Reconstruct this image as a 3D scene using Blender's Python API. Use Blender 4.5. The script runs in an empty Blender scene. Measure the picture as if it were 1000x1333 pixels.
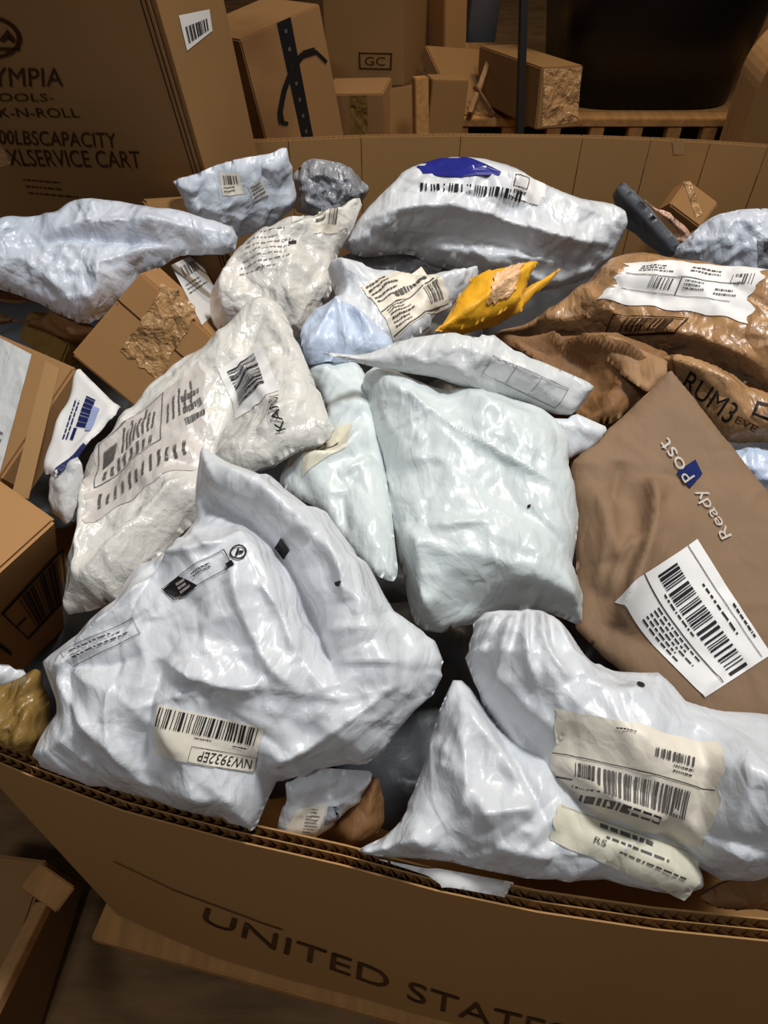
import bpy, bmesh, math, random
import numpy as np
from mathutils import Vector, Matrix

# ------------------------------------------------------------------ camera
SC = bpy.context.scene
COL = SC.collection
ZR = 0.95                      # rim height of the big bin
CAMZ = ZR + 0.55
PITCH = math.radians(48)
F = 1000.0
CAM = np.array([0.0, 0.0, CAMZ])
FWD = np.array([0, math.cos(PITCH), -math.sin(PITCH)])
UPV = np.array([0, math.sin(PITCH), math.cos(PITCH)])
RGT = np.array([1.0, 0, 0])
cd = bpy.data.cameras.new('camera'); co = bpy.data.objects.new('camera', cd); COL.objects.link(co)
co.location = CAM; co.rotation_euler = (math.pi/2 - PITCH, 0, 0)
cd.sensor_fit = 'HORIZONTAL'; cd.sensor_width = 36; cd.lens = 36; cd.clip_start = .02
SC.camera = co
# ------------------------------------------------------------------ light
w = bpy.data.worlds.new('world'); SC.world = w; w.use_nodes = True
w.node_tree.nodes['Background'].inputs[0].default_value = (.97, .97, 1, 1)
w.node_tree.nodes['Background'].inputs[1].default_value = .09
def area(name, loc, target, size, power, color, spread=180):
    l = bpy.data.lights.new(name, 'AREA'); l.energy = power; l.color = color
    l.shape = 'RECTANGLE'; l.size = size[0]; l.size_y = size[1]; l.spread = math.radians(spread)
    o = bpy.data.objects.new(name, l); COL.objects.link(o); o.location = loc
    o.rotation_euler = (Vector(target) - Vector(loc)).to_track_quat('-Z', 'Y').to_euler()
    return o
area('ceiling_lamp', (.60, .66, 3.0), (.05, .60, 1.0), (.34, .34), 13.8, (.97, .99, 1), 100)
area('ceiling_lamp_warm', (.9, 1.9, 3.4), (.4, 2.0, .8), (.5, .5), 16, (1, .80, .56), 120)
area('fill_lamp_near', (-.55, -.75, 3.15), (0, .8, .9), (.42, .25), 13, (.97, .98, 1))  # unseen fill lamp, added to brighten faces turned to the camera
SC.view_settings.view_transform = 'Standard'; SC.view_settings.look = 'None'
SC.view_settings.gamma = 1; SC.view_settings.use_curve_mapping = False
SC.view_settings.exposure = -0.22

# ------------------------------------------------------------------ pixel helpers
def ray(px, py):
    return FWD + RGT*((px-500)/F) + UPV*((666.5-py)/F)
def W(px, py, dz):             # point on the level ZR + dz
    r = ray(px, py); return CAM + r*((ZR+dz-CAMZ)/r[2])
def WD(px, py, d):             # point at distance d along the view axis
    return CAM + ray(px, py)*d
def project(P):
    q = np.asarray(P) - CAM
    z = q @ FWD
    return np.stack([500 + F*(q @ RGT)/z, 666.5 - F*(q @ UPV)/z], -1)
def unit(v):
    v = np.asarray(v, float); return v/np.linalg.norm(v)

# ------------------------------------------------------------------ materials
def s2l(c): return tuple(((x/255+.055)/1.055)**2.4 if x > 10 else x/255/12.92 for x in c)
MAT = {}
def mat(name, rgb, rough=.5, spec=.5, var=.12, vscale=9, bump=.0, bscale=60, bdist=.002, bump2=0, b2scale=200,
        stretch=(1, 1, 1), metallic=0, coat=0, alpha=1, trans=0, dirt=None, crinkle=0):
    m = bpy.data.materials.new(name); m.use_nodes = True; N = m.node_tree.nodes; L = m.node_tree.links
    b = N['Principled BSDF']; c = s2l(rgb)
    b.inputs['Roughness'].default_value = rough; b.inputs['Specular IOR Level'].default_value = spec
    b.inputs['Metallic'].default_value = metallic; b.inputs['Coat Weight'].default_value = coat
    b.inputs['Coat Roughness'].default_value = .12
    b.inputs['Alpha'].default_value = alpha; b.inputs['Transmission Weight'].default_value = trans
    tc = N.new('ShaderNodeTexCoord'); mp = N.new('ShaderNodeMapping'); mp.inputs['Scale'].default_value = stretch
    L.new(tc.outputs['Object'], mp.inputs[0])
    n = N.new('ShaderNodeTexNoise'); n.inputs['Scale'].default_value = vscale; n.inputs['Detail'].default_value = 5
    L.new(mp.outputs[0], n.inputs[0])
    r = N.new('ShaderNodeValToRGB')
    r.color_ramp.elements[0].position = .3; r.color_ramp.elements[1].position = .7
    r.color_ramp.elements[0].color = (*[x*(1-var) for x in c], 1)
    r.color_ramp.elements[1].color = (*[min(1, x*(1+var)) for x in c], 1)
    L.new(n.outputs[0], r.inputs[0]); out = r.outputs[0]
    if dirt:
        n3 = N.new('ShaderNodeTexNoise'); n3.inputs['Scale'].default_value = dirt[1]; n3.inputs['Detail'].default_value = 6
        L.new(mp.outputs[0], n3.inputs[0])
        r3 = N.new('ShaderNodeValToRGB'); r3.color_ramp.elements[0].position = dirt[2]; r3.color_ramp.elements[1].position = dirt[3]
        L.new(n3.outputs[0], r3.inputs[0])
        mx = N.new('ShaderNodeMix'); mx.data_type = 'RGBA'
        L.new(r3.outputs[0], mx.inputs[0]); L.new(out, mx.inputs[6]); mx.inputs[7].default_value = (*s2l(dirt[0]), 1)
        out = mx.outputs[2]
    L.new(out, b.inputs['Base Color'])
    last = None
    if crinkle:
        nw = N.new('ShaderNodeTexNoise'); nw.inputs['Scale'].default_value = 9; L.new(tc.outputs['Object'], nw.inputs[0])
        vm = N.new('ShaderNodeVectorMath'); vm.operation = 'MULTIPLY_ADD'; vm.inputs[1].default_value = (.07, .07, .07)
        mr = N.new('ShaderNodeMapping'); mr.inputs['Rotation'].default_value = (.2, .1, .7+len(MAT)); mr.inputs['Scale'].default_value = (1, .42, .7)
        L.new(nw.outputs['Color'], vm.inputs[0]); L.new(tc.outputs['Object'], mr.inputs[0]); L.new(mr.outputs[0], vm.inputs[2])
        for sc_, d_ in ((26, .0052), (62, .0026), (150, .0007)):
            pw = []
            for off in (0, 3.7):
                vo = N.new('ShaderNodeTexVoronoi'); vo.inputs['Scale'].default_value = sc_
                ad = N.new('ShaderNodeVectorMath'); ad.inputs[1].default_value = (off, off*.6, off*.3)
                L.new(vm.outputs[0], ad.inputs[0]); L.new(ad.outputs[0], vo.inputs['Vector'])
                m_ = N.new('ShaderNodeMath'); m_.operation = 'MULTIPLY'; L.new(vo.outputs['Distance'], m_.inputs[0]); L.new(vo.outputs['Distance'], m_.inputs[1]); pw.append(m_)
            sb = N.new('ShaderNodeMath'); sb.operation = 'SUBTRACT'; L.new(pw[0].outputs[0], sb.inputs[0]); L.new(pw[1].outputs[0], sb.inputs[1])
            bp = N.new('ShaderNodeBump'); bp.inputs['Strength'].default_value = 1; bp.inputs['Distance'].default_value = d_*crinkle
            L.new(sb.outputs[0], bp.inputs['Height'])
            if last: L.new(last, bp.inputs['Normal'])
            last = bp.outputs[0]
    for bs, sc, dist in ((bump, bscale, bdist), (bump2, b2scale, bdist*.5)):
        if bs:
            n2 = N.new('ShaderNodeTexNoise'); n2.inputs['Scale'].default_value = sc; n2.inputs['Detail'].default_value = 4
            n2.inputs['Distortion'].default_value = .6
            L.new(mp.outputs[0], n2.inputs[0])
            bp = N.new('ShaderNodeBump'); bp.inputs['Strength'].default_value = bs; bp.inputs['Distance'].default_value = dist
            L.new(n2.outputs[0], bp.inputs['Height'])
            if last: L.new(last, bp.inputs['Normal'])
            last = bp.outputs[0]
    if last: L.new(last, b.inputs['Normal'])
    MAT[name] = m; return m
mat('poly_white', (211, 213, 216), .33, .5, .02, 6, .22, 45, .004, .12, 160, crinkle=0.5)
mat('poly_cool', (206, 212, 223), .33, .5, .03, 6, .28, 45, .004, .15, 160, crinkle=0.75)
mat('poly_grey', (205, 212, 211), .33, .5, .03, 6, .22, 40, .004, .12, 150, crinkle=0.45)
mat('poly_silver', (150, 152, 158), .26, .6, .12, 10, .45, 40, .005, .2, 150, crinkle=1.6)
mat('poly_dull', (206, 207, 206), .33, .4, .05, 8, .25, 40, .004, .15, 150, crinkle=0.5)
mat('poly_clear_over_paper', (212, 208, 200), .25, .55, .06, 12, .45, 55, .005, .25, 170, crinkle=0.6)
mat('poly_blue', (196, 208, 228), .33, .5, .05, 9, .3, 50, .004, .15, 160, crinkle=0.6)
mat('film', (222, 226, 230), .16, .6, .05, 10, .5, 45, .005, .3, 150)
mat('gap_shade', (60, 62, 66), .4, .5, .1, 8, .3, 40, .004)  # dark colour of the filler bags, shade between the parcels painted in
mat('paper_white', (228, 225, 222), .5, .4, .03, 9, .12, 60, .002)
mat('paper_aged', (226, 217, 200), .45, .4, .04, 9, .15, 60, .002, crinkle=0.35)
mat('paper_pocket', (196, 188, 180), .35, .45, .05, 9, .15, 60, .002, crinkle=.5)
mat('paper_cream', (214, 208, 186), .45, .4, .04, 9, .15, 60, .002, crinkle=0.4)
mat('kraft', (150, 114, 78), .62, .3, .07, 14, .25, 30, .004, .1, 220, crinkle=0.6)
mat('kraft_dark', (132, 106, 82), .7, .2, .05, 14, .2, 26, .004, .1, 220, crinkle=0.25)
mat('kraft_gloss', (166, 126, 86), .3, .5, .07, 14, .35, 34, .005, .15, 180, crinkle=0.9)
mat('kraft_brown', (124, 88, 54), .62, .3, .1, 14, .3, 30, .004, crinkle=0.7)
mat('cardboard', (158, 119, 78), .72, .2, .06, 5, .1, 120, .001, dirt=((120, 84, 50), 3, .55, .8))
mat('cardboard_warm', (168, 124, 78), .7, .2, .06, 5, .1, 120, .001)
mat('cardboard_pale', (170, 132, 88), .7, .2, .06, 5, .1, 120, .001)
mat('cardboard_dim', (144, 108, 68), .8, .15, .06, 5, .1, 120, .001)
mat('cardboard_bin', (172, 130, 82), .75, .15, .05, 4, .12, 90, .001, stretch=(1, 1, .15))
mat('cardboard_core', (150, 110, 66), .85, .1, .1, 30)
mat('tape_clear', (186, 142, 92), .06, .6, .10, 12, .9, 70, .006, .5, 190, coat=1, crinkle=1.3)
mat('tape_brown', (138, 108, 56), .3, .5, .1, 12, .3, 50, .004, .2, 190, crinkle=1.2)
mat('tape_black', (26, 26, 28), .35, .5, .1, 12)
mat('ink', (34, 31, 32), .6, .2, .1, 40)
mat('ink_soft', (92, 88, 84), .6, .2, .2, 60)
mat('ink_faint', (150, 146, 140), .6, .2, .1, 60)
mat('ink_bin', (84, 58, 32), .8, .1, .35, 40)
mat('ink_carton', (62, 40, 22), .75, .1, .2, 40)
mat('ink_blue', (36, 40, 128), .4, .4, .05, 20)
mat('ink_blue_dark', (30, 38, 88), .45, .4, .05, 20)
mat('ink_navy', (34, 42, 92), .9, .05, .05, 20)
mat('ink_blue_pale', (160, 170, 208), .5, .4, .05, 20)
mat('ink_white', (188, 178, 168), .6, .2, .03, 20)
mat('yellow_paper', (232, 168, 38), .5, .4, .06, 20, .3, 60, .003, crinkle=0.5)
mat('bubble_lining', (222, 176, 130), .25, .5, .2, 60, .8, 150, .004)
mat('wood', (176, 130, 78), .7, .2, .18, 6, .2, 60, .001, stretch=(12, 1, 12))
mat('wood_pale', (198, 154, 104), .7, .2, .12, 6, .2, 60, .001, stretch=(12, 12, 1))
mat('plywood', (128, 98, 66), .75, .2, .30, 5, .2, 40, .001, stretch=(2, 9, 9))
mat('plastic_black', (14, 15, 18), .38, .4, .1, 4)
mat('metal_dark', (20, 16, 14), .5, .4, .1, 4)
mat('concrete', (70, 58, 46), .85, .2, .2, 3, .2, 40, .002)
mat('wall_paint', (46, 36, 26), .9, .1, .15, 1.5)
mat('book_grey', (96, 98, 104), .35, .5, .15, 14)
mat('foil_peach', (214, 170, 146), .16, .6, .2, 40, .9, 60, .006, .5, 160, crinkle=1.8)

# ------------------------------------------------------------------ object helpers
def new_obj(name, verts, faces, m, parent=None, smooth=False, loc=None):
    me = bpy.data.meshes.new(name)
    if isinstance(faces, np.ndarray):
        nf, k = faces.shape
        me.vertices.add(len(verts)); me.vertices.foreach_set('co', np.asarray(verts, np.float32).ravel())
        me.loops.add(nf*k); me.loops.foreach_set('vertex_index', faces.astype(np.int32).ravel())
        me.polygons.add(nf); me.polygons.foreach_set('loop_start', np.arange(0, nf*k, k, dtype=np.int32))
        me.update(calc_edges=True)
    else:
        me.from_pydata([tuple(map(float, v)) for v in verts], [], [tuple(f) for f in faces]); me.update()
    if smooth: me.polygons.foreach_set('use_smooth', np.ones(len(me.polygons), bool))
    me.materials.append(MAT[m])
    o = bpy.data.objects.new(name, me); COL.objects.link(o)
    if parent:
        o.parent = parent
        if parent.type == 'EMPTY': o.matrix_parent_inverse = Matrix.Translation(-parent.location)
    return o
def empty(name, loc):
    o = bpy.data.objects.new(name, None); COL.objects.link(o); o.location = tuple(loc); o.empty_display_size = .05
    return o
def tag(o, label, cat, group=None):
    o['label'] = label; o['category'] = cat
    if group: o['group'] = group
    return o
def struct(o): o['kind'] = 'structure'; return o
BOXF = [(0, 1, 3, 2), (4, 6, 7, 5), (0, 4, 5, 1), (2, 3, 7, 6), (0, 2, 6, 4), (1, 5, 7, 3)]
def hexa(A, b, c, d):          # box spanned from corner A by three edge vectors
    return [A + i*b + j*c + k*d for i in (0, 1) for j in (0, 1) for k in (0, 1)]
def fix_normals(o):
    bm = bmesh.new(); bm.from_mesh(o.data); bmesh.ops.recalc_face_normals(bm, faces=bm.faces); bm.to_mesh(o.data); bm.free()
def box_obj(name, A, b, c, d, m, parent=None, bevel=0.0):
    A, b, c, d = map(np.asarray, (A, b, c, d))
    o = new_obj(name, hexa(A, b, c, d), BOXF, m, parent); fix_normals(o)
    if bevel:
        bm = bmesh.new(); bm.from_mesh(o.data)
        bmesh.ops.bevel(bm, geom=bm.edges[:], offset=bevel, segments=2, affect='EDGES'); bm.to_mesh(o.data); bm.free()
    return o
def bar(name, p, q, wid, thick, m, parent=None, up=(0, 0, 1)):      # beam from p to q
    p, q = np.asarray(p, float), np.asarray(q, float); d = q-p
    s = np.cross(d, up); s = unit(s)*wid; t = unit(np.cross(s, d))*thick
    return box_obj(name, p - s/2 - t/2, d, s, t, m, parent, min(wid, thick)*.06)

# ---- surfaces that carry print and stickers
class Flat:
    def __init__(s, A, b, c):
        s.o = np.asarray(A, float); s.U = unit(b); n = np.cross(b, c)
        if np.dot(n, CAM - s.o) < 0: n = -n
        s.N = unit(n); s.V = np.cross(s.N, s.U)
    def H(s, u, v): return np.zeros_like(np.asarray(u, float))
    def H0(s, u, v): return s.H(u, v)
    def to_uv(s, px, py):
        r = ray(px, py); h = 0.0
        for _ in range(8):
            t = np.dot(s.o + h*s.N - CAM, s.N)/np.dot(r, s.N); P = CAM + t*r - s.o
            u, v = P @ s.U, P @ s.V
            h = .5*h + .5*float(s.H0(np.array([u]), np.array([v]))[0]) if _ else float(s.H0(np.array([u]), np.array([v]))[0])
        return np.array([u, v])
    def world(s, u, v, lift):
        u = np.asarray(u, float); v = np.asarray(v, float)
        return s.o + u[..., None]*s.U + v[..., None]*s.V + (s.H(u, v) + lift)[..., None]*s.N

def chaikin(P, it=2, r=.2):
    P = np.asarray(P, float)
    for _ in range(it):
        Q = np.roll(P, -1, 0)
        P = np.stack([P*(1-r) + Q*r, P*r + Q*(1-r)], 1).reshape(-1, 2)
    return P
def seg_dist(u, v, P, closed=True):
    """distance, sign-side, running parameter 0..1 to a polyline"""
    A = P; B = np.roll(P, -1, 0)
    if not closed: A, B = P[:-1], P[1:]
    best = np.full(u.shape, 1e9); side = np.ones(u.shape); par = np.zeros(u.shape)
    cx = np.zeros(u.shape); cy = np.zeros(u.shape)
    ln = np.linalg.norm(B-A, axis=1); tot = max(ln.sum(), 1e-9); acc = 0
    for a, b, l in zip(A, B, ln):
        if l < 1e-9: continue
        d = (b-a)/l
        t = np.clip((u-a[0])*d[0] + (v-a[1])*d[1], 0, l)
        qx, qy = a[0]+d[0]*t, a[1]+d[1]*t
        ds = np.hypot(u-qx, v-qy); k = ds < best
        best = np.where(k, ds, best)
        side = np.where(k, np.sign(d[0]*(v-a[1]) - d[1]*(u-a[0])), side)
        par = np.where(k, (acc+t)/tot, par); cx = np.where(k, qx, cx); cy = np.where(k, qy, cy); acc += l
    return best, side, par, cx, cy
def inside(u, v, P):
    c = np.zeros(u.shape, bool); n = len(P); j = n-1
    for i in range(n):
        (xi, yi), (xj, yj) = P[i], P[j]
        k = ((yi > v) != (yj > v))
        with np.errstate(divide='ignore', invalid='ignore'):
            c ^= k & (u < (xj-xi)*(v-yi)/(yj-yi+1e-15) + xi)
        j = i
    return c

class Bag(Flat):
    """a soft package: an outline on its own resting plane, pillowed to a real thickness, with folds"""
    def __init__(s, outline, plane, T, R, e=.5, Tb=None, bumps=(), folds=(), crum=(60, .003, .05), seed=1, rad=None,
                 corner=.2, wob=.004, fit=3, mask=.012, fac=1.0, ani=None, seam=.0, wave=.003):
        pts = [W(*p) for p in plane]
        n = np.cross(pts[1]-pts[0], pts[2]-pts[0])
        if np.dot(n, CAM-pts[0]) < 0: n = -n
        s.N = unit(n); s.o = (pts[0]+pts[1]+pts[2])/3
        s.U = unit(RGT - s.N*np.dot(RGT, s.N)); s.V = np.cross(s.N, s.U)
        s.T, s.R, s.e, s.Tb, s.mask, s.seam, s.wave, s.wp = T, R, e, (T*.6 if Tb is None else Tb), mask, seam, wave, seed*1.7
        s.bumps = []; s.folds = []; s.crs = []; s.fac = []
        s.poly = None
        rng = random.Random(seed)
        tgt = np.array(outline, float)
        base = np.array([s._plane_uv(*p) for p in tgt])
        cpx = tgt.mean(0)
        s.poly = chaikin(base, 2, corner)
        # keep the visible outline at the traced one although the body is thick
        for _ in range(fit):
            lo, hi = s.poly.min(0), s.poly.max(0)
            gu, gv = np.meshgrid(np.linspace(lo[0], hi[0], 46), np.linspace(lo[1], hi[1], 46)); gu, gv = gu.ravel(), gv.ravel()
            k = inside(gu, gv, s.poly); gu, gv = gu[k], gv[k]
            h = s.H0(gu, gv)
            X = np.concatenate([s.o + gu[:, None]*s.U + gv[:, None]*s.V + h[:, None]*s.N,
                                s.o + s.poly[:, :1]*s.U + s.poly[:, 1:]*s.V])
            q = project(X) - cpx
            ang = np.arctan2(q[:, 1], q[:, 0]); rr = np.hypot(q[:, 0], q[:, 1])
            nb = base.copy()
            for i, p in enumerate(tgt):
                dvec = p - cpx; a = math.atan2(dvec[1], dvec[0]); r0 = math.hypot(*dvec)
                da = np.abs((ang-a+math.pi) % (2*math.pi) - math.pi)
                cur = rr[da < .12]
                if len(cur) == 0: continue
                cur = cur.max()
                ex = np.clip(cur - r0, -60, 60)
                now = project((s.o + base[i, 0]*s.U + base[i, 1]*s.V)[None])[0]
                moved = now - dvec/r0*ex*.8
                nb[i] = s._plane_uv(*moved)
            base = nb; s.poly = chaikin(base, 2, corner)
        s.err = float(np.mean(np.abs([rr[np.abs((ang-math.atan2(*(p-cpx)[::-1])+math.pi) % (2*math.pi)-math.pi) < .12].max()-np.hypot(*(p-cpx)) for p in tgt]))) if fit else 0
        # edge waviness
        k = np.arange(len(s.poly)); cc = s.poly.mean(0)
        wv = np.array([rng.uniform(-1, 1) for _ in k]); wv = (wv + np.roll(wv, 1) + np.roll(wv, -1))/2
        s.poly = s.poly + (s.poly-cc)/np.linalg.norm(s.poly-cc, axis=1)[:, None]*wv[:, None]*wob
        for (px, py, r, a) in bumps: s.bumps.append((s.to_uv(px, py), r, a))
        for f in folds:
            P = np.array([s.to_uv(*p) for p in f[0]])
            if len(P) > 2:                       # smooth the open polyline
                for _ in range(2):
                    Q = [P[0]]
                    for a_, b_ in zip(P[:-1], P[1:]): Q += [a_*.75+b_*.25, a_*.25+b_*.75]
                    P = np.array(Q + [P[-1]])
            s.folds.append((P, f[1]*1.6, f[2], f[3] if len(f) > 3 else f[2]))
        lo, hi = s.poly.min(0), s.poly.max(0)
        n_, amp, L = crum
        s.fac = []
        nr = np.random.RandomState(seed+100)
        for Lf, sl in ((.10, .19), (.045, .17), (.021, .07)):
            Lf = min(Lf, max(hi-lo)/2.2)
            k = int(np.prod((hi-lo)/Lf + 2))+2
            SA = lo-Lf + nr.rand(k, 2)*(hi-lo+2*Lf); SB_ = lo-Lf + nr.rand(k, 2)*(hi-lo+2*Lf)
            th = (ani if ani is not None else nr.rand()*3.14) + nr.randn()*.25
            M = np.array([[math.cos(th), math.sin(th)], [-math.sin(th), math.cos(th)]])*np.array([[.62], [1.5]])
            s.fac.append((SA @ M.T, SB_ @ M.T, sl*fac/(2*Lf), Lf, nr.rand(4)*6.28, M))
        rc = s.to_uv(*rad) if rad else None
        for i in range(int(n_*1.6)):
            c = np.array([rng.uniform(lo[0], hi[0]), rng.uniform(lo[1], hi[1])])
            th = rng.uniform(0, math.pi)
            if rc is not None and rng.random() < .75:
                dd = c-rc; th = math.atan2(dd[1], dd[0]) + rng.gauss(0, .15)
            l = L*rng.uniform(.4, 2.2); d = np.array([math.cos(th), math.sin(th)])
            b = np.array([-d[1], d[0]])*l*rng.uniform(-.12, .12)
            P = np.array([c-d*l/2, c+b, c+d*l/2])
            a = .75*amp*rng.choice((1, 1, -1))*rng.uniform(.25, 1.0)
            w1 = L*rng.uniform(.03, .16); w2 = w1*rng.choice((1, .35, 2.2))
            s.crs.append((P, a, w1, w2))
    def _plane_uv(s, px, py):
        r = ray(px, py); t = np.dot(s.o-CAM, s.N)/np.dot(r, s.N); P = CAM+t*r-s.o
        return np.array([P @ s.U, P @ s.V])
    def _edge(s, u, v):
        d, _, _, _, _ = seg_dist(u, v, s.poly)
        return np.where(inside(u, v, s.poly), d, 0)
    def H0(s, u, v, d=None):
        u = np.asarray(u, float); v = np.asarray(v, float); sh = u.shape; u = u.ravel(); v = v.ravel()
        if d is None: d = s._edge(u, v)
        x = np.clip((d-s.seam)/s.R, 0, 1)
        h = s.T*(1-(1-x)**2)**s.e
        m = np.clip(d/s.mask, 0, 1)
        for (c, r, a) in s.bumps:
            h = h + m*a*np.exp(-((u-c[0])**2+(v-c[1])**2)/(r*r))
        return h.reshape(sh)
    def mid(s, u, v, d):       # the seam is never flat: it waves up and down
        k = 1-np.clip((d-s.seam)/s.R, 0, 1)
        return s.wave*k*(np.sin(u*55+s.wp)+np.sin(v*63+s.wp*2)+.6*np.sin((u+v)*110+s.wp*3))
    def H(s, u, v, d=None):
        u = np.asarray(u, float); v = np.asarray(v, float); sh = u.shape; u = u.ravel(); v = v.ravel()
        if d is None: d = s._edge(u, v)
        h = s.H0(u, v, d)
        m = np.clip(d/s.mask, 0, 1)
        for (P, a, w1, w2) in s.folds + s.crs:
            pad = 5*max(w1, w2)
            lo = P.min(0)-pad; hi = P.max(0)+pad
            k = (u > lo[0]) & (u < hi[0]) & (v > lo[1]) & (v < hi[1])
            if not k.any(): continue
            ds, sd, t, _, _ = seg_dist(u[k], v[k], P, False)
            ww = np.where(sd > 0, w1, w2)
            win = np.clip(1.05-(2*t-1)**4, 0, 1)
            # rounded crest, so that light breaks over it softly
            prof = np.exp(.12 - np.sqrt(.0144+(ds/(ww*.8))**2))
            h[k] += m[k]*a*win*prof
        for (SA, SB_, k_, Lf, ph, M) in s.fac:
            wu = u + .22*Lf*np.sin(v/Lf*1.7+ph[0]) + .10*Lf*np.sin(v/Lf*4.1+ph[1]); wv = v + .22*Lf*np.sin(u/Lf*1.9+ph[2]) + .10*Lf*np.sin(u/Lf*3.7+ph[3])
            wu, wv = M[0, 0]*wu+M[0, 1]*wv, M[1, 0]*wu+M[1, 1]*wv
            fa = np.full(u.shape, 1e9); fb = fa.copy()
            for a_ in SA: fa = np.minimum(fa, (wu-a_[0])**2+(wv-a_[1])**2)
            for a_ in SB_: fb = np.minimum(fb, (wu-a_[0])**2+(wv-a_[1])**2)
            h = h + m*k_*(fa-fb)
        return (np.maximum(h, .0006*np.clip(d/.004, 0, 1)) + s.mid(u, v, d)).reshape(sh)
    def build(s, name, m, step=.003, parent=None):
        lo, hi = s.poly.min(0)-step, s.poly.max(0)+step
        nu = int((hi[0]-lo[0])/step)+2; nv = int((hi[1]-lo[1])/step)+2
        gu, gv = np.meshgrid(lo[0]+np.arange(nu)*step, lo[1]+np.arange(nv)*step)
        u, v = gu.ravel(), gv.ravel()
        d, _, _, cx, cy = seg_dist(u, v, s.poly); ins = inside(u, v, s.poly)
        keep = ins | (d < step*1.45)
        out = keep & ~ins
        near = ins & (d < step*.25)
        snap = out | near
        u = np.where(snap, cx, u); v = np.where(snap, cy, v); d = np.where(snap, 0, d)
        idx = np.arange(nu*nv).reshape(nv, nu)
        q = np.stack([idx[:-1, :-1], idx[:-1, 1:], idx[1:, 1:], idx[1:, :-1]], -1).reshape(-1, 4)
        q = q[keep[q].all(1) & ins[q].any(1)]
        used = np.unique(q); remap = -np.ones(nu*nv, int); remap[used] = np.arange(len(used)); q = remap[q]
        u, v, d = u[used], v[used], d[used]
        h = s.H(u, v, d)
        front = s.o + u[:, None]*s.U + v[:, None]*s.V + h[:, None]*s.N
        x = np.clip((d-s.seam)/s.R, 0, 1); hb = s.Tb*(1-(1-x)**2)**s.e + .0004 - s.mid(u, v, d)
        back = s.o + u[:, None]*s.U + v[:, None]*s.V - hb[:, None]*s.N
        n = len(u)
        V = np.concatenate([front, back]); Q = np.concatenate([q, q[:, ::-1]+n])
        s.obj = new_obj(name, V, Q, m, parent, True)
        return s.obj

# ---- print: everything in unit coordinates of a quad given in reading order TL, TR, BR, BL
_tc = {}
def text_mesh(txt):
    if txt in _tc: return _tc[txt]
    c = bpy.data.curves.new('t', 'FONT'); c.body = txt; c.resolution_u = 3
    o = bpy.data.objects.new('t', c); COL.objects.link(o)
    me = o.to_mesh()
    bm = bmesh.new(); bm.from_mesh(me); bmesh.ops.triangulate(bm, faces=bm.faces)
    for _ in range(2):
        long = [e for e in bm.edges if e.calc_length() > .22]
        if long: bmesh.ops.subdivide_edges(bm, edges=long, cuts=1); bmesh.ops.triangulate(bm, faces=bm.faces)
    V = np.array([v.co[:2] for v in bm.verts]); bm.verts.index_update()
    Fs = [[v.index for v in f.verts] for f in bm.faces]
    bm.free(); o.to_mesh_clear(); bpy.data.objects.remove(o); bpy.data.curves.remove(c)
    lo, hi = V.min(0), V.max(0)
    V = (V-lo)/(hi-lo)
    _tc[txt] = (V, Fs); return _tc[txt]
class Quad:
    def __init__(s, surf, quad): s.f = surf; s.c = [surf.to_uv(*p) for p in quad]
    def uv(s, x, y):           # x right, y down
        a, b, c, d = s.c; x = np.asarray(x)[..., None]; y = np.asarray(y)[..., None]
        return a*(1-x)*(1-y) + b*x*(1-y) + c*x*y + d*(1-x)*y
    def size(s): return np.linalg.norm(s.c[1]-s.c[0]), np.linalg.norm(s.c[3]-s.c[0])
    def world(s, x, y, lift):
        q = s.uv(x, y); return s.f.world(q[..., 0], q[..., 1], lift)
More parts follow.
